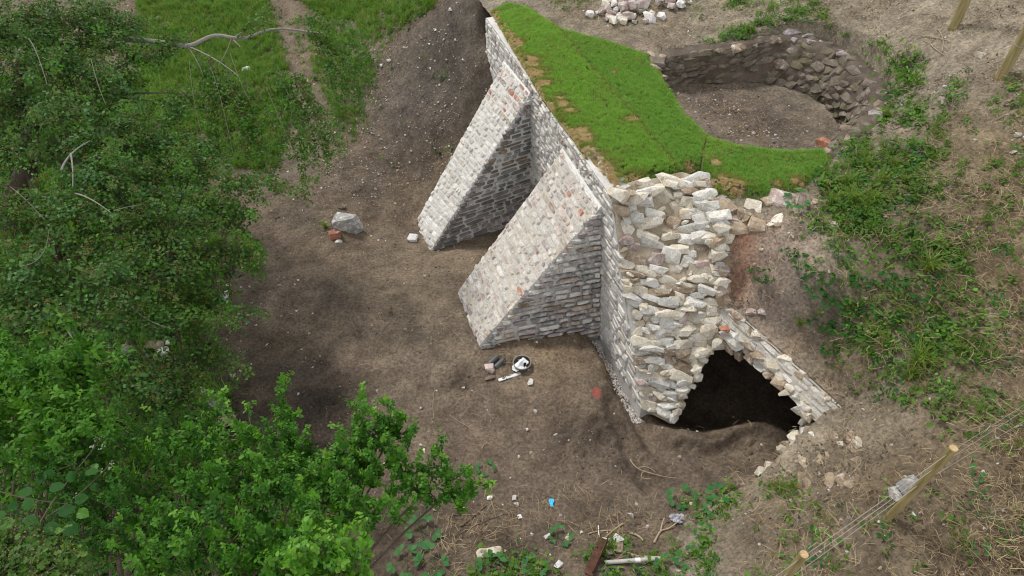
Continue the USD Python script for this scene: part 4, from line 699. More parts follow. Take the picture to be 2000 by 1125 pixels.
boulder('chalky_stone', 'lumpy pinkish white stone beside the two dark bottles', 'stone', (956,724), (.15,.13,.12), S['heap_p'], 13)
boulder('dark_flat_stone', 'flat dark brown stone in front of the lumpy white stone', 'stone', (958,740), (.18,.07,.045), S['brown'], 14, .35)
boulder('pale_long_stone', 'elongated pale stone at the weedy edge of the pit, near the photo bottom', 'stone', (956,1082), (.30,.13,.12), S['cream'], 15, .1)
for k, (u, v, w, lab) in enumerate([(1186,1062,.15,'bluish white block, left of three at the rusty iron plate'),(1208,1056,.14,'whitish angular block, top right of three at the rusty plate'),(1207,1074,.15,'grey-brown block, lowest of three at the rusty plate'),(1193,1079,.11,'small pale stone touching the tip of the rusty plate')]):
    boulder('rubble_block', lab, 'stone', (u, v), (w, w*.8, w*.75), S[['heap_w','rough_grey','tan','pale'][k]], 40+k, n=13, sub=False)
boulder('slate_stone', 'flat light grey stone leaning at the foot of the leaning post', 'stone', (1778,950), (.26,.16,.06), S['grey'], 50, .4); boulder('post_stone', 'dull grey stone half buried beside the leaning post', 'stone', (1752,968), (.18,.16,.08), S['grey'], 51)
boulder('rim_stone', 'purple-grey block on the back rim of the kiln pot', 'stone', (1543,74), (.34,.2,.16), S['mauve'], 52, n=14, sub=False); boulder('rim_stone', 'grey block right of the purple block on the back rim of the kiln pot', 'stone', (1572,84), (.24,.16,.14), S['grey'], 53, n=14, sub=False)
boulder('rim_brick_stone', 'reddish stone at the end of the turf strip beside the kiln pot', 'stone', (1614,290), (.24,.34,.22), S['red'], 54, .3, emb=.3)
boulder('ledge_brick', 'orange brick piece resting on the slab above the dark hole', 'brick', (10,10), (.12,.10,.09), S['red'], 55, n=12, sq=.35, sub=False).GetAttribute('xformOp:translate').Set(Gf.Vec3d(*map(float, on_stub(1412, 652, .11)+[0, 0, .04])))
boulder('ledge_stone', 'pale stone beside the orange brick on the slab above the hole', 'stone', (10,10), (.14,.11,.08), S['rough_grey'], 56, n=12, sub=False).GetAttribute('xformOp:translate').Set(Gf.Vec3d(*map(float, on_stub(1433, 664, .13)+[0, 0, .04])))
boulder('toe_stone', 'white block at the outer foot of the whitewashed buttress', 'stone', (806,468), (.2,.16,.12), S['white'], 57)
LANDMARKS = [('the grey boulder', 677, 435), ('the round tub', 1020, 712), ('the whitewashed buttress foot', 830, 478), ('the broad buttress low corner', 920, 640), ('the dark hole', 1440, 790), ('the leaning post', 1740, 1005), ('the thick right-edge post', 1956, 148), ('the thick top-edge post', 1865, 48), ('the rubble heap', 1250, 25), ('the purple kiln-rim block', 1545, 72), ('the right end of the turf', 1605, 345), ('the arch wall lower end', 1640, 802), ('the white stone in the grass', 482, 138), ('the white torn scrap', 477, 872), ('the small white scrap', 300, 548), ('the rusty iron plate', 1162, 1095), ('the blue scrap', 1077, 983), ('the post cut by the bottom edge', 1562, 1095), ('the elongated pale stone', 956, 1082), ('the far end of the turf', 960, 18), ('the brick above the hole', 1410, 655), ('the bare branch tip', 640, 62)]
ORD = ['nearest', 'second nearest', 'third nearest', 'fourth nearest', 'fifth nearest', 'sixth nearest', 'seventh nearest', 'eighth nearest', 'ninth nearest', 'tenth nearest', 'eleventh nearest']
def rank_labels(items, noun):
    P = np.array([i[:2] for i in items], float); D = np.array([np.hypot(P[:, 0]-u, P[:, 1]-v) for _, u, v in LANDMARKS]); R = D.argsort(1).argsort(1); out = []
    for k in range(len(items)):
        j = min(range(len(LANDMARKS)), key=lambda j: (R[j, k]*90 + D[j, k])); n, u, v = LANDMARKS[j]; dx, dy = P[k, 0]-u, P[k, 1]-v
        side = ('to its right' if dx > 0 else 'to its left') if abs(dx) > abs(dy) else ('beyond it' if dy < 0 else 'in front of it'); out.append(f'{noun} {ORD[min(R[j, k], 10)]} to {n}, {side}')
    return out
rr_ = np.random.default_rng(60)
TS = [(305,680,.26),(322,690,.2),(290,700,.16),(315,702,.22),(340,705,.2),(255,690,.22),(248,680,.16),(330,672,.14),(400,770,.2),(440,800,.18),(430,775,.14),(445,825,.24),(420,790,.22),(280,690,.12),(455,735,.1)]
TL_ = rank_labels(TS, 'dull rubble stone')
for k, (u, v, w) in enumerate(TS):
    boulder('tree_stone', TL_[k], 'stone', (u, v), (w, w*.75, w*.6), S[rr_.choice(['soily','rough_grey','tan','grey'])], 60+k, rr_.uniform(0, 3), 'stones under the thorn tree', n=14, sub=False)
LS = [(827,881,.07),(823,870,.05),(838,905,.05),(1005,975,.08),(1008,987,.08),(957,974,.07),(1069,1050,.09),(1112,1051,.1),(1015,1012,.07),(1095,1010,.06),(440,582,.22),(445,560,.12),(655,262,.1),(640,300,.07),(1720,215,.09),(1705,205,.08),(1841,200,.13),(1912,110,.16),(1845,172,.07),(1985,268,.09),(2000,275,.1),(1978,300,.07),(760,120,.1),(790,95,.09),(745,130,.09),(890,80,.07),(905,120,.08),(850,60,.07),(880,20,.1),(1045,805,.06),(1085,850,.05),(740,470,.05),(830,540,.05),(1030,840,.05),(1090,1105,.1),(1230,1010,.09),(1350,985,.05)]
LL_ = rank_labels(LS, 'loose pale stone')
for k, (u, v, w) in enumerate(LS):
    boulder('loose_stone', LL_[k], 'stone', (u, v), (w, w*.8, w*.6), S[rr_.choice(['pale','heap_w','cream','pale','pink'])], 90+k, rr_.uniform(0, 3), 'loose stones on bare ground', n=12, sub=False)
# heap of rubble behind the wall's far end
heap_poly = shapely.Polygon([(1165,30),(1180,12),(1225,-25),(1300,-40),(1352,-10),(1345,18),(1300,38),(1250,50),(1205,50)])
hp = []
while len(hp) < 118:
    u, v = rr_.uniform(1160, 1355), rr_.uniform(-40, 52)
    if shapely.contains_xy(heap_poly, u, v): hp.append((u, v))
for k, (u, v) in enumerate(hp):
    w = rr_.uniform(.10, .24); din = heap_poly.exterior.distance(shapely.Point(u, v))
    boulder('heap_stone', 'pale rubble stone in the heap behind the far end of the turf', 'stone', (u, v), (w, w*rr_.uniform(.65, .9), w*rr_.uniform(.5, .8)), S[rr_.choice(['heap_w','heap_p','pale','heap_w','pink','cream'])], 200+k, rr_.uniform(0, 3), 'stones of the rubble heap', n=13, sub=False, zoff=min(din*.009, .16)*rr_.uniform(.3, 1.0))
boulder('heap_outlier', 'round white stone lying apart, left of the rubble heap', 'stone', (1151,33), (.17,.15,.15), S['heap_w'], 190)
# ------------------------------------------------------------------ fence
M_POST = usdkit.material(stage, '/World/Looks/treated_post', {'tc': ('geometry', {}), 'mp': ('mapping', {'scale': (30.0, 30.0, 3.0)}), 'n': ('noise_texture', {'scale': 1.0, 'detail': 6.0, 'roughness': 0.65}), 'r': ('rgb_ramp', {'ramp': [(0.28, (.12, .10, .035)), (0.5, (.235, .185, .075)), (0.75, (.34, .28, .14))]}), 'bp': ('bump', {'strength': .4, 'distance': .004}), 'p': ('principled_bsdf', {'roughness': .75})},
    [('tc.position', 'mp.vector'), ('mp.vector', 'n.vector'), ('n.fac', 'r.fac'), ('r.color', 'p.base_color'), ('n.fac', 'bp.height'), ('bp.normal', 'p.normal')], surface='p.BSDF')
M_END = plain('sawn_end', (.42, .30, .155), .9, .35, 90)
def post(label, base, top, r):
    t = thing('fence_post', label, 'fence post', base); d = top-base; L = np.linalg.norm(d); d = d/L; k = np.linspace(0, 1, 9)
    wob = np.column_stack([.004*np.sin(k*7), .004*np.cos(k*5), 0*k])
    v, f = tube(np.vstack([-d*.3, d[None]*L*k[:, None]+wob, d*(L+.001)+wob[-1]]), np.r_[r, r*(1+.03*np.sin(k*9)), r*.93], 20); obj('pole', (v, f), M_POST, t, smooth=50)
    c = d*(L+.002)+wob[-1]; v, f = tube(np.array([c, c+d*.004]), [r*.92, r*.86], 20); obj('sawn_end', (v, f), M_END, t)
    return d
b1, t1 = px(1735, 1012, 1.44), px(1862, 876, 2.62); lean1 = (t1-b1)
post('slim leaning round wooden post beside a flat grey stone, wired fence through it', b1, t1, .031)
t4 = px(1570, 1083, 2.22); b4 = t4-lean1*1.0; b4[2] = ground(b4[0], b4[1])[0]-.0; post('slim round wooden post cut off by the bottom edge of the photo', b4, t4, .031)
b2 = hit(1954, 152); post('thick round post at the right edge, nearer of two above the kiln pot', b2, b2+np.array([.05, -.02, 1.35]), .056)
b3 = hit(1862, 54); post('thick round post at the top edge, farther of two above the kiln pot', b3, b3+np.array([.02, 0, 1.35]), .056)
M_WIRE = plain('galvanised_wire', (.30, .30, .30), .5, .1, 40, .5)
bn = px(2000, 806, 2.2)
for k, (h, lab) in enumerate([(.95,'topmost of three thin wires strung along the leaning fence posts'),(.76,'middle of three thin wires strung along the leaning fence posts'),(.54,'lowest of three thin wires strung along the leaning fence posts')]):
    A_ = b4+(t4-b4)*h; B_ = b1+(t1-b1)*h; right = (px(2000, [790,801,822][k], [2.55,2.33,2.08][k])-B_)*1.8; left = (A_-B_)*1.0
    pts = []
    for P0, P1 in ((A_+left, A_), (A_, B_), (B_, B_+right)):
        for q in np.linspace(0, 1, 8): pts.append(P0+(P1-P0)*q-[0, 0, .05*q*(1-q)])
    tag(obj('fence_wire', tube(np.array(pts), .0014, 5), M_WIRE), lab, 'wire')
kn = b2+np.array([.02, -.01, .40]); a = np.linspace(0, 6.283, 20); tag(obj('wire_loop', tube(kn+np.column_stack([.06*np.cos(a), .06*np.sin(a), .02*np.sin(a)]), .003, 5), M_WIRE), 'thin wire loop tied round the thick post at the right edge', 'wire')
# ------------------------------------------------------------------ tools and rubbish
def lathe(prof, n=28):
    p = np.asarray(prof, float); g = np.arange(n)*2*np.pi/n; v = np.stack([p[:, None, 0]*np.cos(g), p[:, None, 0]*np.sin(g), np.repeat(p[:, 1:2], n, 1)], -1).reshape(-1, 3)
    i, j = np.meshgrid(np.arange(len(p)-1), np.arange(n), indexing='ij'); q = np.stack([i*n+j, i*n+(j+1) % n, (i+1)*n+(j+1) % n, (i+1)*n+j], -1).reshape(-1, 4)
    return v, np.vstack([q[:, [0, 1, 2]], q[:, [0, 2, 3]]])
M_RUB = plain('grey_rubber', (.06, .058, .055), .6, .2, 30); M_RIM = plain('worn_rim', (.24, .21, .185), .6, .2, 30); M_RAG = plain('white_cloth', (.72, .73, .74), .9, .1, 12); M_DARKP = plain('dark_grey_plastic', (.085, .088, .09), .35, .15, 20); M_RUST = plain('rust', (.085, .04, .025), .85, .5, 18, .2, .6)
pb_ = hit(1020, 716); t = thing('bucket', 'shallow round dark tub on the soil with a white rag in it', 'bucket', pb_)
obj('body', lathe([(.001,.012),(.09,.012),(.098,.03),(.112,.085),(.118,.085),(.104,.02),(.092,-.01),(.001,-.01)]), M_RUB, t, smooth=40); a = np.linspace(0, 2*np.pi, 33); obj('rim', tube(np.column_stack([.115*np.cos(a), .115*np.sin(a), 0*a+.087]), .007, 8, False), M_RIM, t, smooth=True)
gx, gy = np.meshgrid(np.linspace(-1, 1, 22), np.linspace(-1, 1, 22)); gz = .05+.075*fbm(np.stack([gx*1.6+3, gy*1.6, 0*gx], -1), 3, 5)*1.2-.03*(gx**2+gy**2)
gv = np.stack([gx*.062*(1.25-.5*gy)+.02*gy+.022*np.sin(gy*4)-.01, gy*.085+.02*np.sin(gx*4)-.005, gz], -1).reshape(-1, 3); i = np.arange(484).reshape(22, 22); q = np.stack([i[:-1, :-1], i[:-1, 1:], i[1:, 1:], i[1:, :-1]], -1).reshape(-1, 4)
hole = np.hypot(gv[q].mean(1)[:, 0]-.035, gv[q].mean(1)[:, 1]+.03) > .02; rg = UsdGeom.Mesh(obj('white_rag', (gv, q[hole]), M_RAG, smooth=True)); rg.AddTranslateOp().Set(Gf.Vec3d(*map(float, pb_))); tag(rg, 'crumpled white rag stuffed in the round tub', 'rag')
for (u, v, lab) in ((964, 706, 'dark grey bottle lying against the buttress foot, left of two'), (976, 712, 'dark grey bottle lying beside the wire hoop, right of two')):
    p = hit(u, v); t = thing('bottle', lab, 'bottle', p, -.85); d = np.array([.0, 1.0, .12]); m = np.array(lathe([(.001,-.085),(.026,-.083),(.029,-.075),(.029,.05),(.022,.066),(.012,.074),(.012,.082),(.001,.083)], 18)[0]); ff = lathe([(0,0)]*8, 18)[1]
    m = m[:, [0, 2, 1]]*[1, 1, 1]; m[:, 2] += .03+m[:, 1]*.15; obj('body', (m, ff), M_DARKP, t, smooth=40); c = np.array(lathe([(.001,.080),(.016,.080),(.016,.097),(.001,.098)], 16)[0])[:, [0, 2, 1]]; c[:, 2] += .03+c[:, 1]*.15; obj('cap', (c, lathe([(0,0)]*4, 16)[1]), M_RUB, t, smooth=40)
p = hit(990, 724); a = np.linspace(0, 2*np.pi, 40); tag(obj('wire_hoop', tube(p+np.column_stack([.118*np.cos(a), .105*np.sin(a), .02+.01*np.sin(2*a)]), .0045, 6, False), plain('rusty_wire', (.17, .115, .07), .7, .3, 40)), 'thin rusty wire hoop lying beside the round tub', 'hoop')
p = hit(995, 737); t = thing('plastic_strip', 'narrow white plastic strip with a dark slot, lying below the tub', 'strip', p+[0, 0, .012], .32)
def rbox(w, d, h, c=(0, 0, 0), r=.006):
    sx, sy, sz = w/2-r, d/2-r, h/2-min(r, h/2.2); import itertools
    pts = [np.array([i*sx, j*sy, k*sz])+np.array(o) for i, j, k in itertools.product((-1, 1), repeat=3) for o in ((i*r, 0, 0), (0, j*r, 0), (0, 0, k*min(r, h/2.2)))]; v, f = hullmesh(np.array(pts)+c); return v, f
obj('blade', rbox(.20, .05, .012, (.055, 0, 0)), plain('dull_white_plastic', (.55, .56, .56), .6, .15, 14), t); obj('handle', rbox(.10, .045, .014, (-.10, -.003, .001)), plain('white_plastic', (.66, .66, .65), .6, .1, 14), t); obj('slot', rbox(.038, .024, .004, (-.078, 0, .0085)), M_RUB, t)
p = hit(1077, 985); gz = fbm(np.stack([gx*2, gy*2, 0*gx], -1), 3, 15)*.03; sv = np.stack([gx*.022*(1+.3*np.sin(gy*3)), gy*.045, gz], -1).reshape(-1, 3); x = UsdGeom.Mesh(obj('blue_scrap', (sv, q), plain('blue_plastic', (.06, .48, .72), .5, .1, 30), smooth=True)); x.AddTranslateOp().Set(Gf.Vec3d(*map(float, p+[0, 0, .01]))); tag(x, 'bright blue scrap of plastic on the bare soil', 'litter')
for (u, v, w, lab) in ((477, 872, .07, 'white torn scrap of paper among the leaves of the green bush'), (300, 548, .06, 'small white scrap lying under the thorn tree'), (472, 612, .03, 'tiny white scrap on bare soil left of the boulder'), (1320, 1018, .12, 'crumpled greyish plastic scrap at the weedy pit edge')):
    p = hit(u, v); sv = np.stack([gx*w/2*(1+.3*np.sin(gy*3)), gy*w*.4, gz*w/.05], -1).reshape(-1, 3); x = UsdGeom.Mesh(obj('paper_scrap', (sv, q), M_RAG if u < 1000 else plain('grey_film', (.33, .33, .36), .35, .2, 30), smooth=True)); x.AddTranslateOp().Set(Gf.Vec3d(*map(float, p+[0, 0, .015]))); tag(x, lab, 'litter')
p = hit(1165, 768); a = np.linspace(0, 6.283, 40)[:-1]; rad = np.linspace(.0, 1, 9); pa = []
for r in rad:
    for t_ in a: k = np.array([p[0]+r*.10*math.cos(t_)*(1+.1*math.sin(3*t_)), p[1]+r*.15*math.sin(t_)]); pa.append([k[0], k[1], ground(k[0], k[1])[0]+.006])
i, j = np.meshgrid(np.arange(8), np.arange(39), indexing='ij'); qq = np.stack([i*39+j, i*39+(j+1) % 39, (i+1)*39+(j+1) % 39, (i+1)*39+j], -1).reshape(-1, 4)
M_SPRAY = usdkit.material(stage, '/World/Looks/red_spray', {'g': ('geometry', {}), 'a': ('attribute', {'attribute': 'tint'}), 'n': ('noise_texture', {'scale': 38.0, 'detail': 6.0, 'roughness': .75}), 's': ('separate_color', {}), 'm': ('math', {'math_type': 'subtract'}), 'mr': ('map_range', {'from_min': -.12, 'from_max': .45, 'to_min': 0.0, 'to_max': .8, 'clamp': True}), 'd': ('diffuse_bsdf', {'color': (.36, .09, .075)}), 't': ('transparent_bsdf', {}), 'mx': ('mix_closure', {})},
    [('g.position', 'n.vector'), ('a.color', 's.color'), ('s.r', 'm.value1'), ('n.fac', 'm.value2'), ('m.value', 'mr.value'), ('mr.result', 'mx.fac'), ('t.BSDF', 'mx.closure1'), ('d.BSDF', 'mx.closure2')], surface='mx.closure')
tag(obj('spray_mark', (np.array(pa), qq), M_SPRAY, smooth=True, prim_tint=np.repeat(np.clip(1.05-np.repeat(rad, 39)*1.0, 0, 1)[:, None], 3, 1)), 'faint red spray-paint mark on the soil near the wall foot', 'paint mark')
# rusty plate, pipe, sticks and roots
p0 = hit(1150, 1122); t = thing('iron_plate', 'rusty bent iron angle at the bottom edge among weeds', 'scrap iron')
e0, e1 = hit(1148, 1124)+[0, 0, .02], hit(1178, 1064)+[0, 0, .13]
def plank(A_, B_, w, th, upv=(0, 0, 1.0)):
    d = (B_-A_)/np.linalg.norm(B_-A_); s = np.cross(d, upv); s /= np.linalg.norm(s); u = np.cross(s, d); return hullmesh([e+s*x*w/2+u*y*th/2 for e in (A_, B_) for x in (-1, 1) for y in (-1, 1)])
obj('web', plank(e0, e1, .09, .008), M_RUST, t); obj('flange', plank(e0+[.044, .0, .035], e1+[.044, 0, .035], .008, .07), M_RUST, t)
M_BARK = plain('grey_bark', (.23, .20, .165), .9, .3, 40, bump=.5); M_TWIG = plain('pale_twig', (.34, .26, .17), .85, .25, 40); M_TWIGD = plain('brown_twig', (.13, .095, .065), .9, .3, 40); M_PIPE = plain('pale_pipe', (.38, .36, .33), .7, .15, 20)
def stick(name, label, cat, pts, r0, r1, m, lift=.012, group=None, extra=()):
    p = spline([hit(u, v)+[0, 0, lift+(w[0] if w else 0)] for u, v, *w in pts], 14); 
    if not extra: return tag(obj(name, tube(p, np.linspace(r0, r1, 14), 7), m, smooth=True), label, cat, group)
    t = thing(name, label, cat); obj('stem', tube(p, np.linspace(r0, r1, 14), 7), m, t, smooth=True)
    for e in extra: q_ = spline([hit(u, v)+[0, 0, lift+(w[0] if w else 0)] for u, v, *w in e], 8); obj('side_twig', tube(q_, np.linspace(r0*.7, r1, 8), 6), m, t, smooth=True)
pp = [hit(1182, 1102)+[0, 0, .03], hit(1290, 1094)+[0, 0, .03]]; t = thing('pipe', 'straight pale pipe lying among weeds at the bottom edge', 'pipe'); obj('tube', tube(np.linspace(pp[0], pp[1], 6), .02, 12), M_PIPE, t, smooth=40); c = pp[0]*.42+pp[1]*.58; d = (pp[1]-pp[0]); d /= np.linalg.norm(d); obj('band', tube(np.array([c-d*.025, c+d*.025]), .0225, 12), M_RAG, t, smooth=40)
stick('stick', 'long pale stick pointing at the rusty iron, with a grey knob end', 'stick', [(1175,1058),(1195,1040),(1216,1026,.02)], .008, .011, M_TWIG)
stick('stick', 'pale curved stick lying left of the rusty iron', 'stick', [(1148,1045),(1168,1039),(1195,1038)], .008, .008, M_TWIG)
stick('stick', 'forked pale branch standing apart, right of the rusty iron', 'stick', [(1277,1062),(1290,1040),(1300,1036),(1320,1026,.03)], .012, .006, M_TWIG, .02, None, [[(1290,1040),(1292,1028,.02),(1296,1018,.05)]])
stick('stick', 'thick bleached stick end above the pale pipe', 'stick', [(1228,1042),(1245,1048),(1256,1058)], .014, .008, M_TWIG)
stick('stick', 'flattened bleached wood along the upper side of the pipe', 'stick', [(1232,1086),(1255,1090),(1290,1090)], .018, .012, M_TWIG)
stick('stick', 'thin upright white rod by the rusty iron', 'rod', [(1171,1056),(1169,1044,.03),(1168,1032,.05)], .006, .005, M_RAG)
stick('stick', 'long straight brown stick on bare soil right of the green bush', 'stick', [(898,1030),(925,1010),(950,988)], .009, .006, M_TWIGD)
stick('stick', 'thin bent brown twig below the long straight stick', 'stick', [(915,1035),(950,1018),(965,1012),(990,1003)], .006, .003, M_TWIGD)
stick('root', 'knotted pale roots lying along the small scarp in front of the hole', 'root', [(1230,900),(1245,918),(1265,925),(1290,933),(1318,936)], .006, .003, M_TWIG, .03, None, [[(1245,918),(1262,915),(1280,926)],[(1258,922),(1252,935),(1270,938)]])
stick('grass_stalk', 'single long dry grass stalk on the soil left of the tools', 'stalk', [(848,818),(846,790),(850,757)], .003, .002, M_TWIG)
stick('grass_stalk', 'single bent dry stalk on the soil below the tools', 'stalk', [(878,812),(905,830),(932,842)], .003, .002, M_TWIG)
stick('root', 'dark crooked root on bare soil above the green bush', 'root', [(880,925),(890,895),(900,890),(910,892)], .004, .002, M_TWIGD, .02)
stick('root', 'short pale looped root on bare soil', 'root', [(942,878),(950,868),(962,874)], .004, .002, M_TWIG, .02)
for k, pts in enumerate([[(595,672),(620,660),(650,655)],[(560,700),(580,680),(600,672)],[(705,650),(690,615),(720,608)],[(470,660),(500,650),(520,655)],[(640,500),(660,480),(690,470)],[(1560,650),(1590,655),(1620,640)]]):
    stick('twig', 'short brown twig lying on the trodden soil', 'twig', pts, .005, .002, M_TWIGD, .01, 'twigs on the trodden soil')
rW = np.random.default_rng(77)
for k in range(22):
    u, v = rW.uniform(1780, 2010), rW.uniform(160, 640); L = rW.uniform(20, 55); a = rW.uniform(-.6, .9)
    stick('dry_stalk', 'long pale dry stalk lying on the mown bank', 'stalk', [(u, v), (u+L*math.cos(a)*.5, v+L*math.sin(a)*.5-2, .015), (u+L*math.cos(a), v+L*math.sin(a))], .004, .0025, M_TWIG, .012, 'dry stalks on the mown bank')
for pts in [[(1830,60),(1840,80),(1838,105)],[(1798,72),(1845,82),(1850,86)],[(1815,88),(1825,98),(1842,110)],[(1620,80),(1628,72),(1635,60)]]:
    stick('dry_stalk', 'bleached stick on the ground between the kiln pot and the thick posts', 'stick', pts, .006, .004, M_TWIG, .02, 'bleached sticks beyond the kiln pot')
# ------------------------------------------------------------------ plants
rngP = np.random.default_rng(51)
def leafm(L, W, fold=.25, curl=.2, tipw=.62):
    x = np.array([0, .22, .55, .8, 1.0])*L; w = np.array([0, .36, .5, tipw*.5, 0])*W; z = np.array([0, .03, .02, -.05, -.16])*L*curl*5*.4; v = [[0, 0, 0]]
    for i in (1, 2, 3): v += [[x[i], 0, z[i]], [x[i], w[i], z[i]+w[i]*fold], [x[i], -w[i], z[i]+w[i]*fold]]
    v.append([x[4], 0, z[4]]); f = [[0, 1, 2], [0, 3, 1], [1, 4, 5], [1, 5, 2], [1, 3, 6], [1, 6, 4], [4, 7, 8], [4, 8, 5], [4, 6, 9], [4, 9, 7], [7, 10, 8], [7, 9, 10]]
    return np.array(v, float), np.array(f)
def lobed(L, W):
    v = np.array([[0, 0, 0], [.42, .5, .05], [.55, .22, .02], [.8, .42, .0], [1, 0, -.08], [.8, -.42, .0], [.55, -.22, .02], [.42, -.5, .05], [.5, 0, -.04]])*[L, W, L]
    return v, np.array([[0, 8, 1], [8, 2, 1], [8, 3, 2], [8, 4, 3], [8, 5, 4], [8, 6, 5], [8, 7, 6], [8, 0, 7]])
OCT = (np.array([[1,0,0],[-1,0,0],[0,1,0],[0,-1,0],[0,0,1],[0,0,-1]], float), np.array([[0,2,4],[2,1,4],[1,3,4],[3,0,4],[2,0,5],[1,2,5],[3,1,5],[0,3,5]]))
def orient(v, az, el, roll): return Rotation.from_euler('zyx', [az, -el, roll]).apply(v)
def cluster(rng, n, rad, mk, flat=.6, elr=(-.5, .7)):
    mb = MB()
    for _ in range(n):
        v, f = mk(); az = rng.uniform(0, 6.283); p = rng.normal(0, 1, 3)*[rad, rad, rad*flat]*.5; mb.add(orient(v, az, rng.uniform(*elr), rng.uniform(-.7, .7))+p, f)
    return mb.mesh()
def shoot_proto(rng, length, n, mk, spread=(.2, 1.0)):
    """A twig along +z with leaves set alternately round it; grows longer leaves low down."""
    mb = MB(); g = rng.uniform(0, 6.28)
    for k in range(n):
        q = (k+.5)/n; v, f = mk(1.0-.35*q); mb.add(orient(v, g, rng.uniform(*spread), rng.uniform(-.5, .5)) + [0, 0, length*q], f); g += 2.4+rng.uniform(-.4, .4)
    v, f = mk(.7); mb.add(orient(v, g, 1.2, 0)+[0, 0, length], f); return mb.mesh()
def berries(rng, n, rad, r):
    mb = MB()
    for _ in range(n): mb.add(OCT[0]*r*rng.uniform(.8, 1.2)+rng.normal(0, rad, 3)*[1, 1, .5]+[0, 0, rad*.6], OCT[1])
    return mb.mesh()
M_HAW = leaf_mat('thorn_leaf', (.046, .105, .018), (.145, .255, .05), .34, .5, .2); M_HAWB = leaf_mat('thorn_leaf_bluish', (.042, .115, .026), (.12, .245, .065), .32, .48, .25); M_BERRY = plain('unripe_berry', (.20, .125, .05), .6, .35, 60)
M_PLUM = leaf_mat('bush_leaf', (.055, .17, .016), (.15, .32, .04), .36, .45, .22); M_PLUMD = leaf_mat('bush_leaf_dark', (.028, .10, .012), (.075, .19, .026), .28, .55, .15); M_TIP = leaf_mat('young_leaf', (.10, .26, .025), (.24, .40, .05), .38, .45, .3)
M_IVY = leaf_mat('climber_leaf', (.05, .155, .012), (.14, .31, .03), .34, .5, .18); M_BRAM = leaf_mat('bramble_leaf', (.018, .072, .014), (.048, .14, .026), .25, .6, .1); M_WEED = leaf_mat('weed_leaf', (.065, .15, .02), (.17, .28, .05), .32, .55, .15); M_WEEDB = leaf_mat('bluish_weed_leaf', (.04, .14, .038), (.09, .22, .07), .28, .55, .15)
M_GRASS = leaf_mat('wild_grass', (.10, .20, .03), (.22, .36, .075), .32, .55, .12); M_GRASSY = leaf_mat('yellowing_grass', (.14, .20, .03), (.27, .30, .07), .28, .6, .15); M_LITTER = leaf_mat('leaf_litter', (.08, .058, .036), (.19, .135, .085), .05, .9, .1)
def rot_z_to(d, rng, jitter=.3):
    d = np.asarray(d, float)+rng.normal(0, jitter, np.shape(d)); d /= np.linalg.norm(d, axis=-1, keepdims=True); z = np.array([0, 0, 1.0]); ax = np.cross(np.broadcast_to(z, d.shape), d); s = np.linalg.norm(ax, axis=-1); an = np.arctan2(s, d[..., 2]); ax /= s[..., None]+1e-9
    return Rotation.from_rotvec(ax*an[..., None])*Rotation.from_euler('z', rng.uniform(0, 6.28, len(d)))
class Plant:
    """Collects limbs, twigs and leaf positions of one plant, then writes limb parts and one crown part."""
    def __init__(s, t): s.t, s.pos, s.dir, s.idx, s.sc, s.tw = t, [], [], [], [], MB()
    def leaf(s, p, d, k, sc): s.pos.append(p); s.dir.append(d); s.idx.append(k); s.sc.append(sc)
    def lump(s, c, r, ntw, step, kinds, rng, scl=(.8, 1.25), droop=.25, flat=.75, root=None, up=.15):
        c = np.asarray(c)
        for _ in range(ntw):
            d = rng.normal(size=3); d[2] = abs(d[2])*.8-.25; d /= np.linalg.norm(d); L = r*rng.uniform(.65, 1.05); b = c+d*[1, 1, flat]*r*.1; e = c+d*[1, 1, flat]*L-[0, 0, droop*L*.4]; m = (b+e)/2+[0, 0, droop*L*.25]
            pts = spline([b, m, e], 8); s.tw.add(*tube(pts, np.linspace(.006, .002, 8), 3, False))
            n = max(2, int(L/step))
            for q in np.linspace(.22, 1, n):
                p = np.array([np.interp(q, np.linspace(0, 1, 8), pts[:, k]) for k in range(3)]); s.leaf(p+rng.normal(0, step*.35, 3), d*.7+[0, 0, up+.5], kinds[rng.integers(len(kinds))], rng.uniform(*scl))
    def spray(s, pts, step, kinds, rng, scl=(.7, 1.0), r0=.006, spread=.03, updir=(0, 0, .6), start=.12):
        p = spline(pts, 24); s.tw.add(*tube(p, np.linspace(r0, .0015, 24), 4, False)); L = np.linalg.norm(np.diff(p, axis=0), axis=1).sum()
        for q in np.arange(start, 1.0, step/L):
            x = np.array([np.interp(q, np.linspace(0, 1, 24), p[:, k]) for k in range(3)]); s.leaf(x+rng.normal(0, spread, 3), rng.normal(0, .6, 3)+updir, kinds[rng.integers(len(kinds))], rng.uniform(*scl)*(1.1-.3*q))
    def write(s, protos, rng, m_tw, name='crown', jitter=.35):
        if s.tw.n: tag(obj('twigs', s.tw.mesh(), m_tw, s.t), kind='stuff')
        tag(instancer(name, protos, np.array(s.pos), rot_z_to(np.array(s.dir), rng, jitter), s.sc, s.idx, s.t), kind='stuff')
def limb(t, name, pts, r0, r1, m, sides=8, n=20): return obj(name, tube(spline(pts, n), np.linspace(r0, r1, n), sides), m, t, smooth=True)
M_TRUNK = plain('thorn_bark', (.05, .034, .025), .95, .45, 22, bump=.8); M_DEAD = plain('dead_grey_wood', (.22, .205, .18), .9, .3, 40, bump=.4); M_DEADT = plain('dead_twig', (.15, .13, .105), .9, .3, 40); M_TW = plain('twig_bark', (.10, .075, .055), .9, .3, 40)
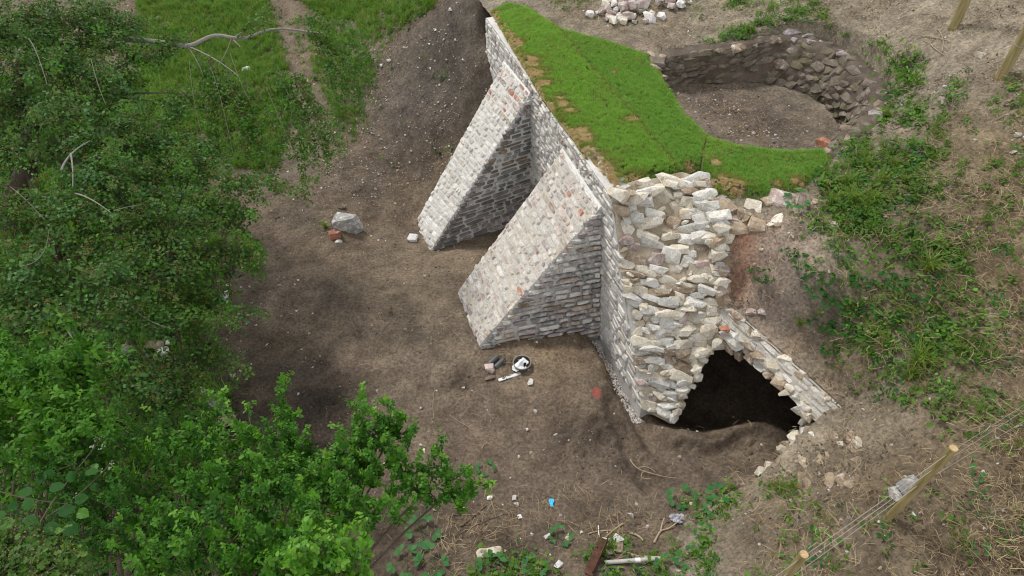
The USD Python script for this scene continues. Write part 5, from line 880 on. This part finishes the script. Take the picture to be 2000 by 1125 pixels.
# ---- the thorn tree on the left
haw = thing('thorn_tree', 'large dark thorn tree filling the upper left, orange-brown berries among small leaves', 'tree'); H = Plant(haw)
lobA = lambda: lobed(rngP.uniform(.028, .044), rngP.uniform(.026, .04))
haw_protos = [(cluster(rngP, 13, .085, lobA), M_HAW if k != 2 else M_PLUM, False) for k in range(4)] + [(cluster(rngP, 12, .085, lobA), M_HAWB, False) for _ in range(2)] + [([(cluster(rngP, 10, .085, lobA), M_HAW, False), (berries(rngP, 13, .034, .0062), M_BERRY, False)], None, None) for _ in range(3)]
tb = px(45, 470, .1); fork = pt(52, 250, 9.6)
limb(haw, 'trunk', [tb-[0, 0, .3], tb+[.05, .1, .5], (tb+fork)/2+[.1, 0, .2], fork], .20, .12, M_TRUNK, 12)
lumps = [(40,60,8.6,.8),(130,50,9.0,.8),(215,55,9.2,.55),(60,150,8.1,.65),(150,140,8.4,.7),(225,190,8.6,.55),(110,225,7.8,.55),(195,265,7.9,.65),(285,290,8.3,.55),(10,215,8.3,.35),(160,340,7.5,.6),(245,370,7.7,.65),(335,355,8.1,.55),(395,310,8.4,.4),(20,420,7.2,.4),(110,440,7.1,.55),(220,460,7.2,.6),(320,450,7.5,.6),(400,410,7.9,.45),(455,430,8.0,.3),(475,505,7.9,.28),(420,500,7.7,.4),(350,530,7.4,.5),(260,560,7.0,.6),(160,550,6.7,.6),(50,560,6.5,.6),(360,610,7.3,.35),(400,590,7.5,.3),(280,640,6.8,.35),(180,640,6.4,.5),(60,640,6.2,.45),(320,740,6.9,.4),(250,760,6.4,.4),(400,690,7.3,.22),(370,770,6.9,.3),(300,800,6.6,.35),(-60,100,8.2,.8),(-80,350,7.5,.6),(-80,550,6.6,.7),(330,90,9.2,.35),(270,110,9.0,.35),(430,190,8.9,.25),(350,210,8.8,.35),(45,200,8.6,.35),(60,255,8.6,.3),(25,300,8.2,.35),(90,300,7.9,.35),(190,100,9.4,.5),(120,110,9.2,.5),(250,60,9.6,.3)]
hubs = [pt(150, 200, 8.9), pt(200, 420, 8.1), pt(120, 520, 7.5), pt(60, 100, 9.3), pt(330, 480, 8.2)]
for h in hubs: limb(haw, 'limb', [fork, (fork+h)/2+[0, 0, .25], h], .09, .04, M_TRUNK)
for u, v, t, r in lumps:
    c = pt(u, v, t); h = min(hubs, key=lambda q: np.linalg.norm(q-c)); H.tw.add(*tube(spline([h, (h+c)/2+[0, 0, .1], c], 10), np.linspace(.022, .006, 10), 4, False))
    H.lump(c, r, int(12+r*24), .08, [0, 1, 2, 3, 4, 6, 0, 8, 7, 4, 5, 5] if u < 330 else [0, 1, 2, 3, 6, 7, 4], rngP)
SPR = [[(590,62,9.3),(640,72,9.1),(700,95,8.8),(738,135,8.6)],[(600,64,9.2),(660,100,8.8),(690,150,8.5)],[(560,120,9.1),(600,190,8.8),(630,260,8.5),(640,345,8.3)],[(540,140,9.1),(575,220,8.7),(600,310,8.4)],[(545,150,9.0),(585,230,8.6),(622,320,8.3)],[(520,150,9.0),(555,240,8.6),(590,335,8.3)],[(500,170,9.0),(530,240,8.7),(562,305,8.4)],[(480,150,9.1),(505,250,8.7),(540,330,8.4)],[(440,120,9.1),(462,220,8.7),(485,320,8.4)],[(420,115,9.1),(440,210,8.8),(450,300,8.5)],[(390,100,9.2),(400,200,8.8),(420,290,8.5)],[(400,335,8.0),(450,345,7.9),(495,375,7.8),(522,402,7.7)],[(420,350,8.0),(470,370,7.9),(500,400,7.8)],[(430,400,7.9),(470,410,7.8),(500,430,7.7)],[(450,450,7.8),(490,480,7.7),(515,545,7.6)],[(430,480,7.7),(470,510,7.6),(512,548,7.5)],[(440,470,7.7),(480,495,7.6),(500,530,7.5)],[(390,590,7.4),(425,600,7.3),(452,622,7.2)],[(370,680,7.2),(430,690,7.1),(484,728,7.0)],[(360,700,7.2),(420,705,7.1),(470,745,7.0)],[(330,620,7.2),(380,615,7.2),(420,625,7.1)],[(700,105,8.7),(715,140,8.5),(722,165,8.4)],[(470,75,9.1),(500,40,9.2),(520,20,9.3)],[(610,66,9.1),(640,110,8.8),(655,170,8.5),(665,215,8.3)],[(630,68,9.1),(675,120,8.7),(700,190,8.3)]]
for s in SPR:
    for rep in range(2): j_ = rngP.normal(0, .12, 3)*rep; H.spray([pt(*q)+j_*(1+i_*.6) for i_, q in enumerate(s)], .045, [0, 1, 2, 3, 6, 7, 4], rngP, (.8, 1.25), .006, .018)
def up_t(pts, r0, r1, name): limb(haw, name, [pt(*q) for q in pts], r0, r1, M_DEAD if r0 > .008 else M_DEADT, 8, 26)
up_t([(150,95,9.4),(190,79,9.3),(250,78,9.25),(320,83,9.2),(366,90,9.15),(400,76,9.15),(430,69,9.15),(465,75,9.15),(498,68,9.15),(540,56,9.2),(600,62,9.2),(645,62,9.1)], .040, .011, 'bare_branch')
for pts, r in [([(368,91,9.15),(420,116,9.0),(466,149,8.8)],.014),([(367,92,9.15),(385,120,9.0),(396,146,8.9)],.010),([(364,88,9.15),(372,70,9.2),(381,55,9.3)],.009),([(452,77,9.15),(475,60,9.3)],.013),([(452,76,9.15),(440,105,9.0),(425,130,8.9)],.010),([(456,78,9.15),(470,92,9.1)],.014),([(235,80,9.2),(236,100,9.2),(200,104,9.2)],.020),([(52,72,8.2),(70,100,7.9),(92,165,7.5)],.010),([(178,115,8.0),(190,160,7.8),(207,205,7.7)],.009),([(20,365,7.0),(50,390,6.9),(88,430,6.7)],.008),([(120,332,7.2),(140,300,7.3),(176,275,7.4)],.015),([(138,300,7.3),(142,330,7.2),(142,365,7.1)],.014),([(145,378,7.1),(175,388,7.0),(216,415,6.9)],.012),([(222,412,6.9),(250,404,6.9),(276,400,7.0)],.009),([(130,640,6.0),(150,670,5.9),(195,712,5.8)],.010),([(255,598,6.7),(290,625,6.6),(330,640,6.6)],.009),([(40,520,6.2),(80,500,6.3),(95,450,6.4)],.008),([(450,105,9.0),(470,160,8.7),(490,200,8.5)],.006),([(410,130,8.9),(430,190,8.7),(455,300,8.4)],.006),([(370,120,8.9),(380,200,8.7),(402,290,8.5)],.006),([(260,20,9.3),(265,45,9.2),(300,30,9.2)],.008),([(520,170,8.7),(545,230,8.5),(575,300,8.3)],.005)]:
    up_t(pts, r*(.8 if r > .009 else .55), r*.3, 'dead_twig')
H.write(haw_protos, rngP, M_TW)
# ---- leafy bushes in the near left corner
mkP = lambda s=1.0: leafm(rngP.uniform(.042, .060)*s, rngP.uniform(.026, .034)*s, rngP.uniform(.1, .4), rngP.uniform(.0, .4), .75)
plum_protos = [(shoot_proto(rngP, .13, 11, mkP), M_PLUM, True) for _ in range(4)] + [(shoot_proto(rngP, .12, 10, mkP), M_PLUMD, True) for _ in range(3)] + [(shoot_proto(rngP, .10, 8, mkP), M_TIP, True) for _ in range(2)]
def bush(label, base_px, lumps, shoots, protos, kinds, tipk, m_tw, name='bush', cat='bush', step=.075, scl=(.75, 1.15), ntw=34, cr='foliage'):
    t = thing(name, label, cat); B = Plant(t); b0 = np.array([px(u, v, z) for u, v, z in base_px])
    for u, v, tt, r in lumps:
        c = pt(u, v, tt); b = b0[np.argmin(np.linalg.norm((b0-c)[:, :2], axis=1))]+rngP.normal(0, .08, 3)*[1, 1, 0]
        limb(t, 'stem', [b, b*.5+c*.5+[0, 0, .2], c-[0, 0, r*.3]], .018, .007, m_tw, 6, 12); B.lump(c-[0, 0, .08], r, int(3+r*ntw*.8), step, kinds, rngP, scl, .1, .9, up=.5)
        for _ in range(int(2+r*12)):
            q0 = c+rngP.normal(0, r*.55, 3)*[1, 1, .25]-[0, 0, .10]; q1 = q0+np.array([rngP.normal(0, .06), rngP.normal(0, .06), rngP.uniform(.22, .42)]); B.spray([q0, (q0+q1)/2+rngP.normal(0, .012, 3), q1], step*.5, kinds, rngP, (scl[0]*.75, scl[1]*.85), .005, .008, (0, 0, 1.2), .0)
            B.leaf(q1, [0, 0, 1.0], tipk[rngP.integers(len(tipk))] if rngP.random() < .5 else kinds[0], rngP.uniform(.6, .9))
    for s in shoots:
        p = [pt(*q) for q in s]; B.spray(p, step*.55, kinds, rngP, (scl[0]*.7, scl[1]*.8), .007, .012, (0, 0, .9), .05)
        for q in (.0, .02, .04): B.leaf(p[-1]+rngP.normal(0, .012, 3), [0, 0, 1.0]+(p[-1]-p[-2])*.8, tipk[rngP.integers(len(tipk))], rngP.uniform(*scl))
    B.write(protos, rngP, m_tw, cr); return t
bush('bright green bush in the left foreground, white scrap among its leaves', [(470,1350,.2),(420,1300,.2),(560,1320,.2)],
  [(350,930,4.7,.26),(430,905,4.8,.26),(500,880,5.0,.28),(560,870,5.2,.22),(420,980,4.5,.28),(500,970,4.6,.28),(580,955,4.8,.26),(340,1020,4.3,.28),(430,1060,4.2,.28),(520,1060,4.3,.28),(600,1040,4.4,.26),(640,970,4.7,.18),(310,1100,4.1,.26),(600,1110,4.1,.26),(480,1120,4.0,.25),(590,905,5.0,.18),(330,880,5.0,.18)],
  [[(540,860,5.2),(552,800,5.4),(562,748,5.5)],[(560,880,5.1),(600,890,5.1),(628,905,5.1)],[(500,860,5.1),(490,830,5.2),(485,805,5.3)],[(420,880,4.9),(425,820,5.2),(428,775,5.4)],[(380,890,4.9),(405,840,5.1),(410,820,5.2)],[(470,930,4.7),(475,890,4.9),(478,870,5.0)],[(560,960,4.7),(565,925,4.8),(566,905,4.9)],[(540,820,5.3),(570,815,5.4),(582,812,5.4)],[(360,900,4.8),(365,870,5.0),(372,850,5.1)],[(600,980,4.6),(635,960,4.8),(655,940,4.9)],[(320,920,4.7),(312,890,4.9),(308,870,5.0)]],
  plum_protos, [0, 1, 2, 3, 4, 5, 6, 0, 1], [7, 8], M_TW)
bush('open green bush right of the white-scrap bush, one branch reaching far to the right', [(560,1250,.2),(600,1280,.2)],
  [(690,915,5.0,.17),(745,905,5.0,.18),(700,965,4.8,.22),(775,945,4.9,.18),(835,950,5.0,.16),(895,945,5.05,.11),(665,1000,4.6,.2),(665,900,5.0,.12),(735,850,5.1,.12),(770,835,5.2,.09)],
  [[(690,900,5.0),(705,830,5.2),(712,775,5.35)],[(730,880,5.1),(765,850,5.2),(785,820,5.3)],[(720,860,5.1),(755,830,5.2),(775,815,5.3)],[(760,940,4.9),(850,930,5.0),(945,950,5.05)],[(800,930,5.0),(840,905,5.1),(845,890,5.15)],[(880,940,5.0),(905,925,5.1),(920,918,5.1)],[(790,960,4.9),(850,975,5.0),(905,985,5.0)],[(660,890,5.0),(668,860,5.1),(665,845,5.2)],[(690,870,5.1),(730,870,5.1),(780,880,5.1)],[(700,880,5.0),(690,840,5.2),(695,800,5.3)]],
  plum_protos, [0, 1, 2, 3, 4, 5, 0], [7, 0, 8], M_TW)
mkL = lambda s=1.0: leafm(rngP.uniform(.050, .068)*s, rngP.uniform(.036, .046)*s, .15, .2, .85)
big_protos = [(shoot_proto(rngP, .14, 8, mkL, (.0, .8)), M_TIP, True) for _ in range(2)] + [(shoot_proto(rngP, .14, 8, mkL, (.0, .8)), M_PLUM, True) for _ in range(2)]
bush('tall yellow-green shoots with broad leaves at the bottom edge, left of centre', [(650,1400,.2)],
  [(640,1100,3.7,.12),(600,1085,3.7,.10),(690,1110,3.8,.12)], [[(640,1180,3.5),(640,1120,3.6),(632,1062,3.7)],[(680,1180,3.6),(695,1110,3.7),(712,1065,3.8)],[(600,1160,3.5),(598,1090,3.6),(606,1040,3.7)],[(650,1160,3.6),(660,1100,3.65),(668,1075,3.7)]], big_protos, [0, 1, 2, 3], [0, 1], M_TW, step=.09, ntw=16)
mkI = lambda s=1.0: leafm(rngP.uniform(.062, .090)*s, rngP.uniform(.030, .042)*s, .3, .6, .5)
ivy_protos = [(shoot_proto(rngP, .14, 9, mkI, (-.3, .7)), M_IVY, True) for _ in range(4)] + [(shoot_proto(rngP, .14, 9, mkI, (-.3, .7)), M_PLUMD, True)]
bush('glossy bright green climber with pointed leaves at the left edge', [(60,1250,.2)],
  [(35,715,4.9,.24),(100,725,4.9,.24),(160,725,5.0,.13),(60,785,4.7,.26),(135,785,4.8,.22),(30,850,4.4,.26),(110,850,4.5,.26),(180,835,4.7,.16),(-40,780,4.6,.3),(190,880,4.6,.16),(60,900,4.3,.2)], [[(150,760,4.9),(175,715,5.0),(190,700,5.1)],[(60,720,4.8),(70,695,5.0),(75,680,5.0)],[(10,710,4.8),(5,685,5.0),(0,675,5.0)]], ivy_protos, [0, 1, 2, 3, 4], [0, 1], M_TW, 'climber', 'climber', .08, (.7, 1.1), 26)
mkS = lambda s=1.0: leafm(rngP.uniform(.032, .046)*s, rngP.uniform(.018, .024)*s, .2, .2, .7)
dark_protos = [(shoot_proto(rngP, .12, 10, mkS), M_PLUMD, False) for _ in range(3)]
bush('dim dark green undergrowth bush between the climber and the bright bush', [(260,1300,.2)],
  [(230,930,4.7,.25),(280,960,4.6,.2),(220,1000,4.3,.25),(260,1060,4.2,.25),(150,960,4.4,.25),(160,1050,4.1,.25),(60,980,4.2,.3),(80,1060,4.0,.25),(300,860,5.3,.22),(240,870,5.2,.18),(20,1090,3.9,.3)], [], dark_protos, [0, 1, 2], [0], M_TW, step=.075, ntw=24)
# bramble with big round leaves, each its own part
def round_leaf(L, rng):
    n = 16; a = np.linspace(0, 2*np.pi, n, endpoint=False); r = np.where(np.arange(n) % 2, 1.0, .93); x = .5+.5*np.cos(a)*r*1.0; y = .46*np.sin(a)*r; x[0] = 1.12; z1 = .05*np.cos(a*5)*.4-.10*(x-.5)**2+.12*np.abs(y)
    ring = np.stack([x, y, z1], 1); mid = np.stack([.5+.27*np.cos(a), .25*np.sin(a), .035*np.cos(a*8)-.0*a+.05*np.abs(np.sin(a))], 1); v = np.vstack([ring, mid, [[.5, 0, -.01]]])*L; k = np.arange(n); k1 = (k+1) % n
    return v, np.vstack([np.stack([k, k1, n+k1], 1), np.stack([k, n+k1, n+k], 1), np.stack([n+k, n+k1, np.full(n, 2*n)], 1)])
br = thing('bramble', 'bramble with large round ribbed leaves and a budding stem, lower left', 'bramble')
for u, v, t, L, az, k in [(60,965,4.0,.095,2.8,0),(95,955,4.0,.09,.3,0),(75,945,4.05,.08,1.4,0),(143,940,4.1,.085,2.2,0),(165,925,4.15,.085,.4,0),(105,930,4.1,.07,2.6,0),(145,978,3.95,.085,.2,0),(150,998,3.9,.085,-.4,1),(112,1005,3.85,.10,.6,0),(70,1020,3.8,.09,2.9,0),(95,1020,3.8,.085,-.9,0),(125,1025,3.8,.105,-.5,0),(30,1020,3.8,.09,-2.6,0),(8,1010,3.8,.075,2.8,0),(180,945,4.2,.07,-.8,0),(125,895,4.3,.075,3.4,1),(145,890,4.3,.065,1.0,1),(185,905,4.3,.06,-1.2,1),(60,995,3.9,.09,2.2,0),(35,990,3.95,.08,3.0,0),(100,1050,3.75,.09,-1.4,0),(20,1060,3.7,.09,-2.0,0)]:
    lv, lf = round_leaf(L*.86, rngP); obj('leaf', (orient(lv, az, rngP.uniform(-.25, .15), rngP.uniform(-.3, .3))+pt(u, v, t), lf), M_BRAM if not k else M_PLUM, br, smooth=True)
for s in [[(40,1110,3.7),(90,1000,3.9),(140,930,4.15),(180,880,4.3),(202,852,4.4)],[(90,1010,3.9),(160,960,4.1),(220,900,4.3)],[(0,960,3.9),(60,975,3.95),(140,985,4.0)],[(150,905,4.25),(120,915,4.2),(100,920,4.15)]]: limb(br, 'cane', [pt(*q) for q in s], .004, .0022, M_TW, 6, 20)
for u, v, t in ((190,856,4.4),(203,852,4.4),(181,872,4.35),(198,874,4.35),(220,905,4.3),(213,915,4.3),(153,968,4.1),(200,920,4.3)): obj('bud', berries(rngP, 5, .008, .006), plain('grey_bud', (.42, .42, .36), .8, .15, 30) if (u, v) == (190, 856) else '/World/Looks/grey_bud', br).GetAttribute('points') and UsdGeom.Mesh(stage.GetPrimAtPath(br.GetPath().pathString+'/bud'+('' if USED[br.GetPath().pathString+'/bud'] == 0 else f"_{USED[br.GetPath().pathString+'/bud']:03d}"))).AddTranslateOp().Set(Gf.Vec3d(*map(float, pt(u, v, t))))
# thorn sprig with berries in the bottom left corner
mkH = lambda: lobed(rngP.uniform(.035, .05), rngP.uniform(.03, .042))
co_protos = [([(cluster(rngP, 10, .09, mkH), M_HAW, False), (berries(rngP, 7, .03, .006), plain('pale_berry', (.20, .14, .06), .45, .3, 60) if k == 0 else stage.GetPrimAtPath('/World/Looks/pale_berry') and UsdShade.Material.Get(stage, '/World/Looks/pale_berry'), False)], None, None) for k in range(3)]
cn = thing('thorn_sprig', 'thorn branch with pale brown berries in the bottom left corner', 'branch'); Cn = Plant(cn)
for u, v, t, r in ((30,1105,3.3,.14),(85,1105,3.35,.12),(10,1070,3.4,.12),(120,1125,3.3,.1),(60,1140,3.2,.15)): Cn.lump(pt(u, v, t), r, 12, .06, [0, 1, 2], rngP, (.7, 1.0))
limb(cn, 'stem', [pt(-80, 1200, 3.2), pt(20, 1120, 3.3), pt(90, 1105, 3.4)], .012, .005, M_TW); Cn.write(co_protos, rngP, M_TW, 'foliage')
# ---- old wooden stake behind the tree
sb_ = hit(270, 58); st_ = thing('wooden_stake', 'weathered upright wooden stake in the grass at the top left', 'stake', sb_); M_STK = plain('old_stake', (.33, .25, .17), .9, .35, 30)
obj('shaft', rbox(.05, .05, .62, (0, 0, .27), .008), M_STK, st_); obj('crosspiece', rbox(.20, .035, .05, (-.06, -.045, .46), .006), M_STK, st_)
# ---- ground-level greenery
mkW = lambda: leafm(rngP.uniform(.026, .058), rngP.uniform(.018, .036), .2, .2, .8)
weed_protos = [(cluster(rngP, 16, .11, mkW, .35, (-.1, .8)), m, False) for m in (M_WEED, M_WEED, M_WEEDB, M_WEED)]
yel_protos = [(cluster(rngP, 14, .11, mkW, .35, (-.1, .8)), M_TIP, False), (blades(rngP, 20, .06, .10, .005, 1.1), M_GRASSY, False), (blades(rngP, 20, .06, .10, .005, 1.1), M_GRASS, False)]
bigw_protos = [(cluster(rngP, 9, .12, lambda: leafm(rngP.uniform(.05, .08), rngP.uniform(.032, .05), .2, .2, .8), .4, (-.1, .6)), m, True) for m in (M_WEED, M_BRAM, M_PLUM)]
gr_protos = [(blades(rngP, 26, .05, .22, .007, .8, 3), M_GRASS, True) for _ in range(3)] + [(blades(rngP, 22, .05, .2, .006, .9, 3), M_GRASSY, True)]
sg_protos = [(blades(rngP, 22, .04, .075, .0045, .9), M_GRASS, False) for _ in range(2)] + [(blades(rngP, 18, .04, .07, .0045, 1.1), M_GRASSY, False)]
LAWN = [[(280,-80),(510,-80),(545,60),(580,160),(560,250),(540,330),(450,330),(400,260),(330,260),(260,100)],[(535,-80),(860,-80),(850,15),(790,50),(720,90),(690,40),(640,40),(600,10),(560,-10)],[(600,40),(700,60),(725,110),(740,170),(700,200),(725,260),(690,270),(650,220),(610,130)]]
PATHX = [(505,-90),(540,-90),(570,60),(600,150),(620,260),(600,270),(575,180),(545,90)]
g1 = scatter(46000, [(LAWN[0], 1.0), (LAWN[1], .8), (LAWN[2], .35)], rngP, [PATHX], (-10, 4, 8, 21), .45); lay('tall_grass', 'lush tall grass on both sides of the worn path, top left', 'grass', g1, gr_protos+weed_protos[:2], .5, 1.1, rngP, 1, 0, .2)
g2 = scatter(50000, [(LAWN[0], .9), (LAWN[1], .9), (LAWN[2], .6), ([(440,250),(600,250),(640,360),(560,380),(470,360)], .14), (MOUND, .012), ([(540,60),(640,-20),(900,-40),(800,60),(740,120),(735,240),(660,300),(580,330)], .3), ([(1040,-20),(1400,-60),(1420,30),(1340,40),(1330,0),(1200,0),(1100,20)], .35)], rngP, [[(510,-90),(535,-90),(565,60),(590,150),(605,250),(590,240),(560,90)]], (-10, 4, 6, 21), .5); lay('short_grass', 'patchy short grass and clover between the path and the spoil slope', 'grass', g2, sg_protos+weed_protos[:1], .7, 1.3, rngP, 1, 0, .2)
UNDER = [(-250,-150),(290,-150),(300,120),(420,330),(430,480),(400,560),(380,700),(460,780),(420,900),(-250,900)]
g3 = scatter(46000, [(UNDER, .8), ([(-300,700),(480,880),(640,930),(660,1125),(600,1500),(-300,1500)], .8)], rngP, [], (-13, 0, .3, 14), .4); lay('undergrowth', 'low leafy undergrowth on the shaded ground beneath the thorn tree', 'undergrowth', g3, weed_protos+bigw_protos[:2]+gr_protos[:1], .8, 1.7, rngP, 1, 0, .3)
COVER = [([(1700,690),(2050,640),(2050,900),(1900,880),(1760,800)], .14), ([(1500,960),(2050,930),(2050,1140),(1450,1140)], .045), ([(1720,160),(2050,160),(2050,640),(1940,600),(1880,400),(1740,300)], .10), ([(1610,58),(1720,85),(1810,105),(1800,165),(1740,195),(1760,260),(1725,270),(1690,140),(1640,85)], .55), ([(1765,205),(1835,225),(1835,265),(1775,262)], .8), ([(1625,285),(1700,255),(1800,280),(1890,320),(1880,370),(1800,400),(1720,395),(1660,350),(1630,330)], .36), ([(1610,330),(1700,380),(1725,440),(1690,480),(1650,450),(1600,385)], .75), ([(1620,480),(1700,425),(1820,465),(1905,540),(1935,640),(1890,720),(1800,770),(1720,710),(1650,730),(1600,640),(1575,560)], .42), ([(1560,520),(1640,440),(1720,400),(1860,430),(1960,540),(1980,680),(1920,800),(1780,800),(1640,760),(1560,640)], .12), ([(1560,540),(1620,480),(1640,620),(1600,640)], .15), ([(1700,690),(1960,690),(1980,800),(1880,830),(1760,790)], .22), ([(1375,82),(1440,52),(1485,62),(1462,94),(1405,98)], .7), ([(1330,965),(1440,955),(1450,1010),(1380,1030),(1320,990)], .12), ([(930,1080),(1100,1085),(1240,1050),(1330,1040),(1400,1060),(1400,1140),(900,1140)], .14), ([(1240,1090),(1340,1090),(1340,1140),(1200,1140)], .2), ([(1490,940),(1560,930),(1560,970),(1480,990)], .2), ([(1600,380),(1640,370),(1640,450),(1560,470)], .12), ([(1880,420),(2100,400),(2100,560),(1950,560)], .07), ([(1400,0),(1600,0),(1640,60),(1480,50)], .16), ([(1900,820),(2000,800),(2000,900),(1900,900)], .12)]
g4 = scatter(130000, COVER, rngP); lay('ground_cover', 'creeping weeds and ivy matted over the bank to the right of the kiln', 'ground cover', g4, weed_protos+bigw_protos[:1]+weed_protos+yel_protos, .55, 1.2, rngP, 1, .03, .4)
g5 = scatter(22000, [(p, w*.45) for p, w in COVER], rngP); lay('bank_grass', 'thin tufts of grass growing through the weeds on the bank', 'grass', g5, gr_protos+sg_protos, .4, 1.0, rngP, 1, 0, .3)
lit = scatter(22000, [(BANKPX, .22), (FLOORPX, .012), (UNDER, .3), ([(850,1000),(1400,1000),(1400,1130),(850,1130)], .3), ([(1500,960),(2000,960),(2000,1130),(1450,1130)], .5)], rngP); lay('leaf_litter', 'brown dead leaf scraps and chips strewn on the bank', 'leaf litter', lit, [(cluster(rngP, 9, .10, lambda: leafm(rngP.uniform(.015, .035), rngP.uniform(.010, .02), .3, .4, .8), .12, (-.3, .3)), m, False) for m in (M_LITTER, M_LITTER, M_TWIGD)], .6, 1.3, rngP, 1, .02, .15)
# individual small plants
def bramble_proto(k):
    t = thing('bramble_plant', 'x', 'bramble'); st = MB()
    for j in range(5+k):
        a = j*2.4+k; e = np.array([math.cos(a), math.sin(a), 0])*rngP.uniform(.05, .15)+[0, 0, rngP.uniform(.05, .11)]; st.add(*tube(spline([[0, 0, -.02], e*.5+[0, 0, .04], e], 6), .0025, 4, False))
        for d in (-1.1, 0, 1.1): v, f = leafm(rngP.uniform(.055, .075), rngP.uniform(.040, .05), .15, .25, .85); obj('leaf', (orient(v, a+d, rngP.uniform(-.2, .25), rngP.uniform(-.2, .2))+e, f), M_BRAM if k else M_WEEDB, t, smooth=True)
    obj('stems', st.mesh(), M_WEED, t); return t
def tuft_proto(): t = thing('grass_tuft', 'x', 'grass tuft'); obj('blades', blades(rngP, 60, .05, .26, .008, 1.0, 3), M_GRASSY, t, smooth=True); obj('green_blades', blades(rngP, 40, .05, .24, .008, .9, 3), M_GRASS, t, smooth=True); return t
def weed_proto(m, L, nme): t = thing(nme, 'x', 'weed'); obj('leaves', cluster(rngP, 46, .15, lambda: leafm(rngP.uniform(.6, 1)*L, rngP.uniform(.4, .6)*L, .2, .2, .8), .5, (-.1, .9)), m, t, smooth=True); obj('stems', (lambda mb: [mb.add(*tube(np.array([[0, 0, -.02], rngP.normal(0, .05, 3)*[1, 1, .3]+[0, 0, .06]]), .002, 4, False)) for _ in range(8)] and mb.mesh())(MB()), M_WEED, t); return t
NOUN = {'bramble_plant': 'young bramble', 'broad_leaf_plant': 'broad-leaved plant', 'grass_tuft': 'loose grass tuft', 'weed_clump': 'tiny green weed', 'bluish_weed': 'bluish weed clump'}
def plant_out(mk, name, cat, group, items, base_label):
    root = None; auto = dict(zip(range(len(items)), rank_labels(items, NOUN.get(name, base_label))))
    for ki, it in enumerate(items):
        (u, v, sc), lab = it[:3], (it[3] if len(it) > 3 else auto[ki]); p = hit(u, v); rz = rngP.uniform(0, 6.28)
        if root is None: root = mk(); x = UsdGeom.Xformable(root); x.GetOrderedXformOps()[0].Set(Gf.Vec3d(*map(float, p))); x.AddScaleOp().Set(Gf.Vec3f(sc)); tag(root, lab, cat, group if len(it) < 4 else None)
        else: copy_of(root, name, lab, cat, p, rz, sc, group if len(it) < 4 else None)
plant_out(lambda: bramble_proto(1), 'bramble_plant', 'bramble', 'young brambles on the earth slope', [(1585,575,1.0),(1625,598,.95),(1600,640,.8),(1480,550,.7),(1500,548,.6),(1540,500,.55),(1560,520,.8),(1605,550,.7),(1650,610,.9),(1680,560,.8),(1740,560,.8),(1790,580,.8),(1640,655,.9),(1760,650,.8),(1615,690,.7)], 'young three-leaved bramble rooted on the bare earth slope above the arch wall')
plant_out(lambda: bramble_proto(0), 'broad_leaf_plant', 'plant', 'broad-leaved plants at the lower pit edge', [(1325,980,1.0),(1400,975,1.1),(1395,1000,.9),(1370,1045,.6),(1090,1050,.8),(1350,1090,.8),(1300,1110,.9),(822,1040,1.2,'dark round-leaved plant standing alone on the soil beside the yellow-green shoots'),(795,1095,1.1),(960,1110,1.1),(850,1110,1.1),(1040,1110,.8),(1555,405,1.0,'fresh green plant sprouting from the soil just under the right end of the turf lip'),(945,920,.7,'tip of a green plant standing free at the right end of the long branch')], 'broad-leaved green plant at the weedy lower edge of the pit')
plant_out(tuft_proto, 'grass_tuft', 'grass tuft', 'grass tufts on the bank', [(1700,400,.9),(1720,360,.7),(1790,715,1.1),(1775,740,.9),(1700,660,.8),(1810,530,.9),(1560,640,.45),(1740,330,.6),(1690,330,.7),(1870,690,.6),(1650,365,.8),(1660,400,.9),(1620,400,.6),(1730,230,.6),(1520,960,.6),(1545,955,.5),(636,445,.55,'bright green grass tuft touching the left side of the grey boulder')], 'loose yellow-green grass tuft on the weedy bank')
plant_out(lambda: weed_proto(M_WEED, .05, 'weed_clump'), 'weed_clump', 'weed', 'small weeds on bare soil', [(1800,235,1.1,'dense round bright green weed clump behind the kiln pot, among dry grass'),(665,658,.35),(610,690,.3),(1068,690,.2),(800,160,.35),(850,145,.35),(830,175,.3),(880,75,.3),(745,210,.4),(720,185,.5),(760,150,.3),(690,240,.6),(1180,1060,.3),(1165,35,.5,'green weed between the lone white stone and the rubble heap'),(1500,370,.0001) ][:-1], 'tiny green weed seedling growing on bare soil')
plant_out(lambda: weed_proto(M_WEEDB, .05, 'bluish_weed'), 'bluish_weed', 'weed', 'bluish weeds beside the turf end', [(1680,320,1.0),(1740,325,1.1),(1720,305,.9),(1760,345,.8),(1660,300,.8),(1840,390,.5),(1870,210,.7),(1890,140,.6)], 'bluish green leafy weed clump on the bank beside the end of the turf')
#@@PART5
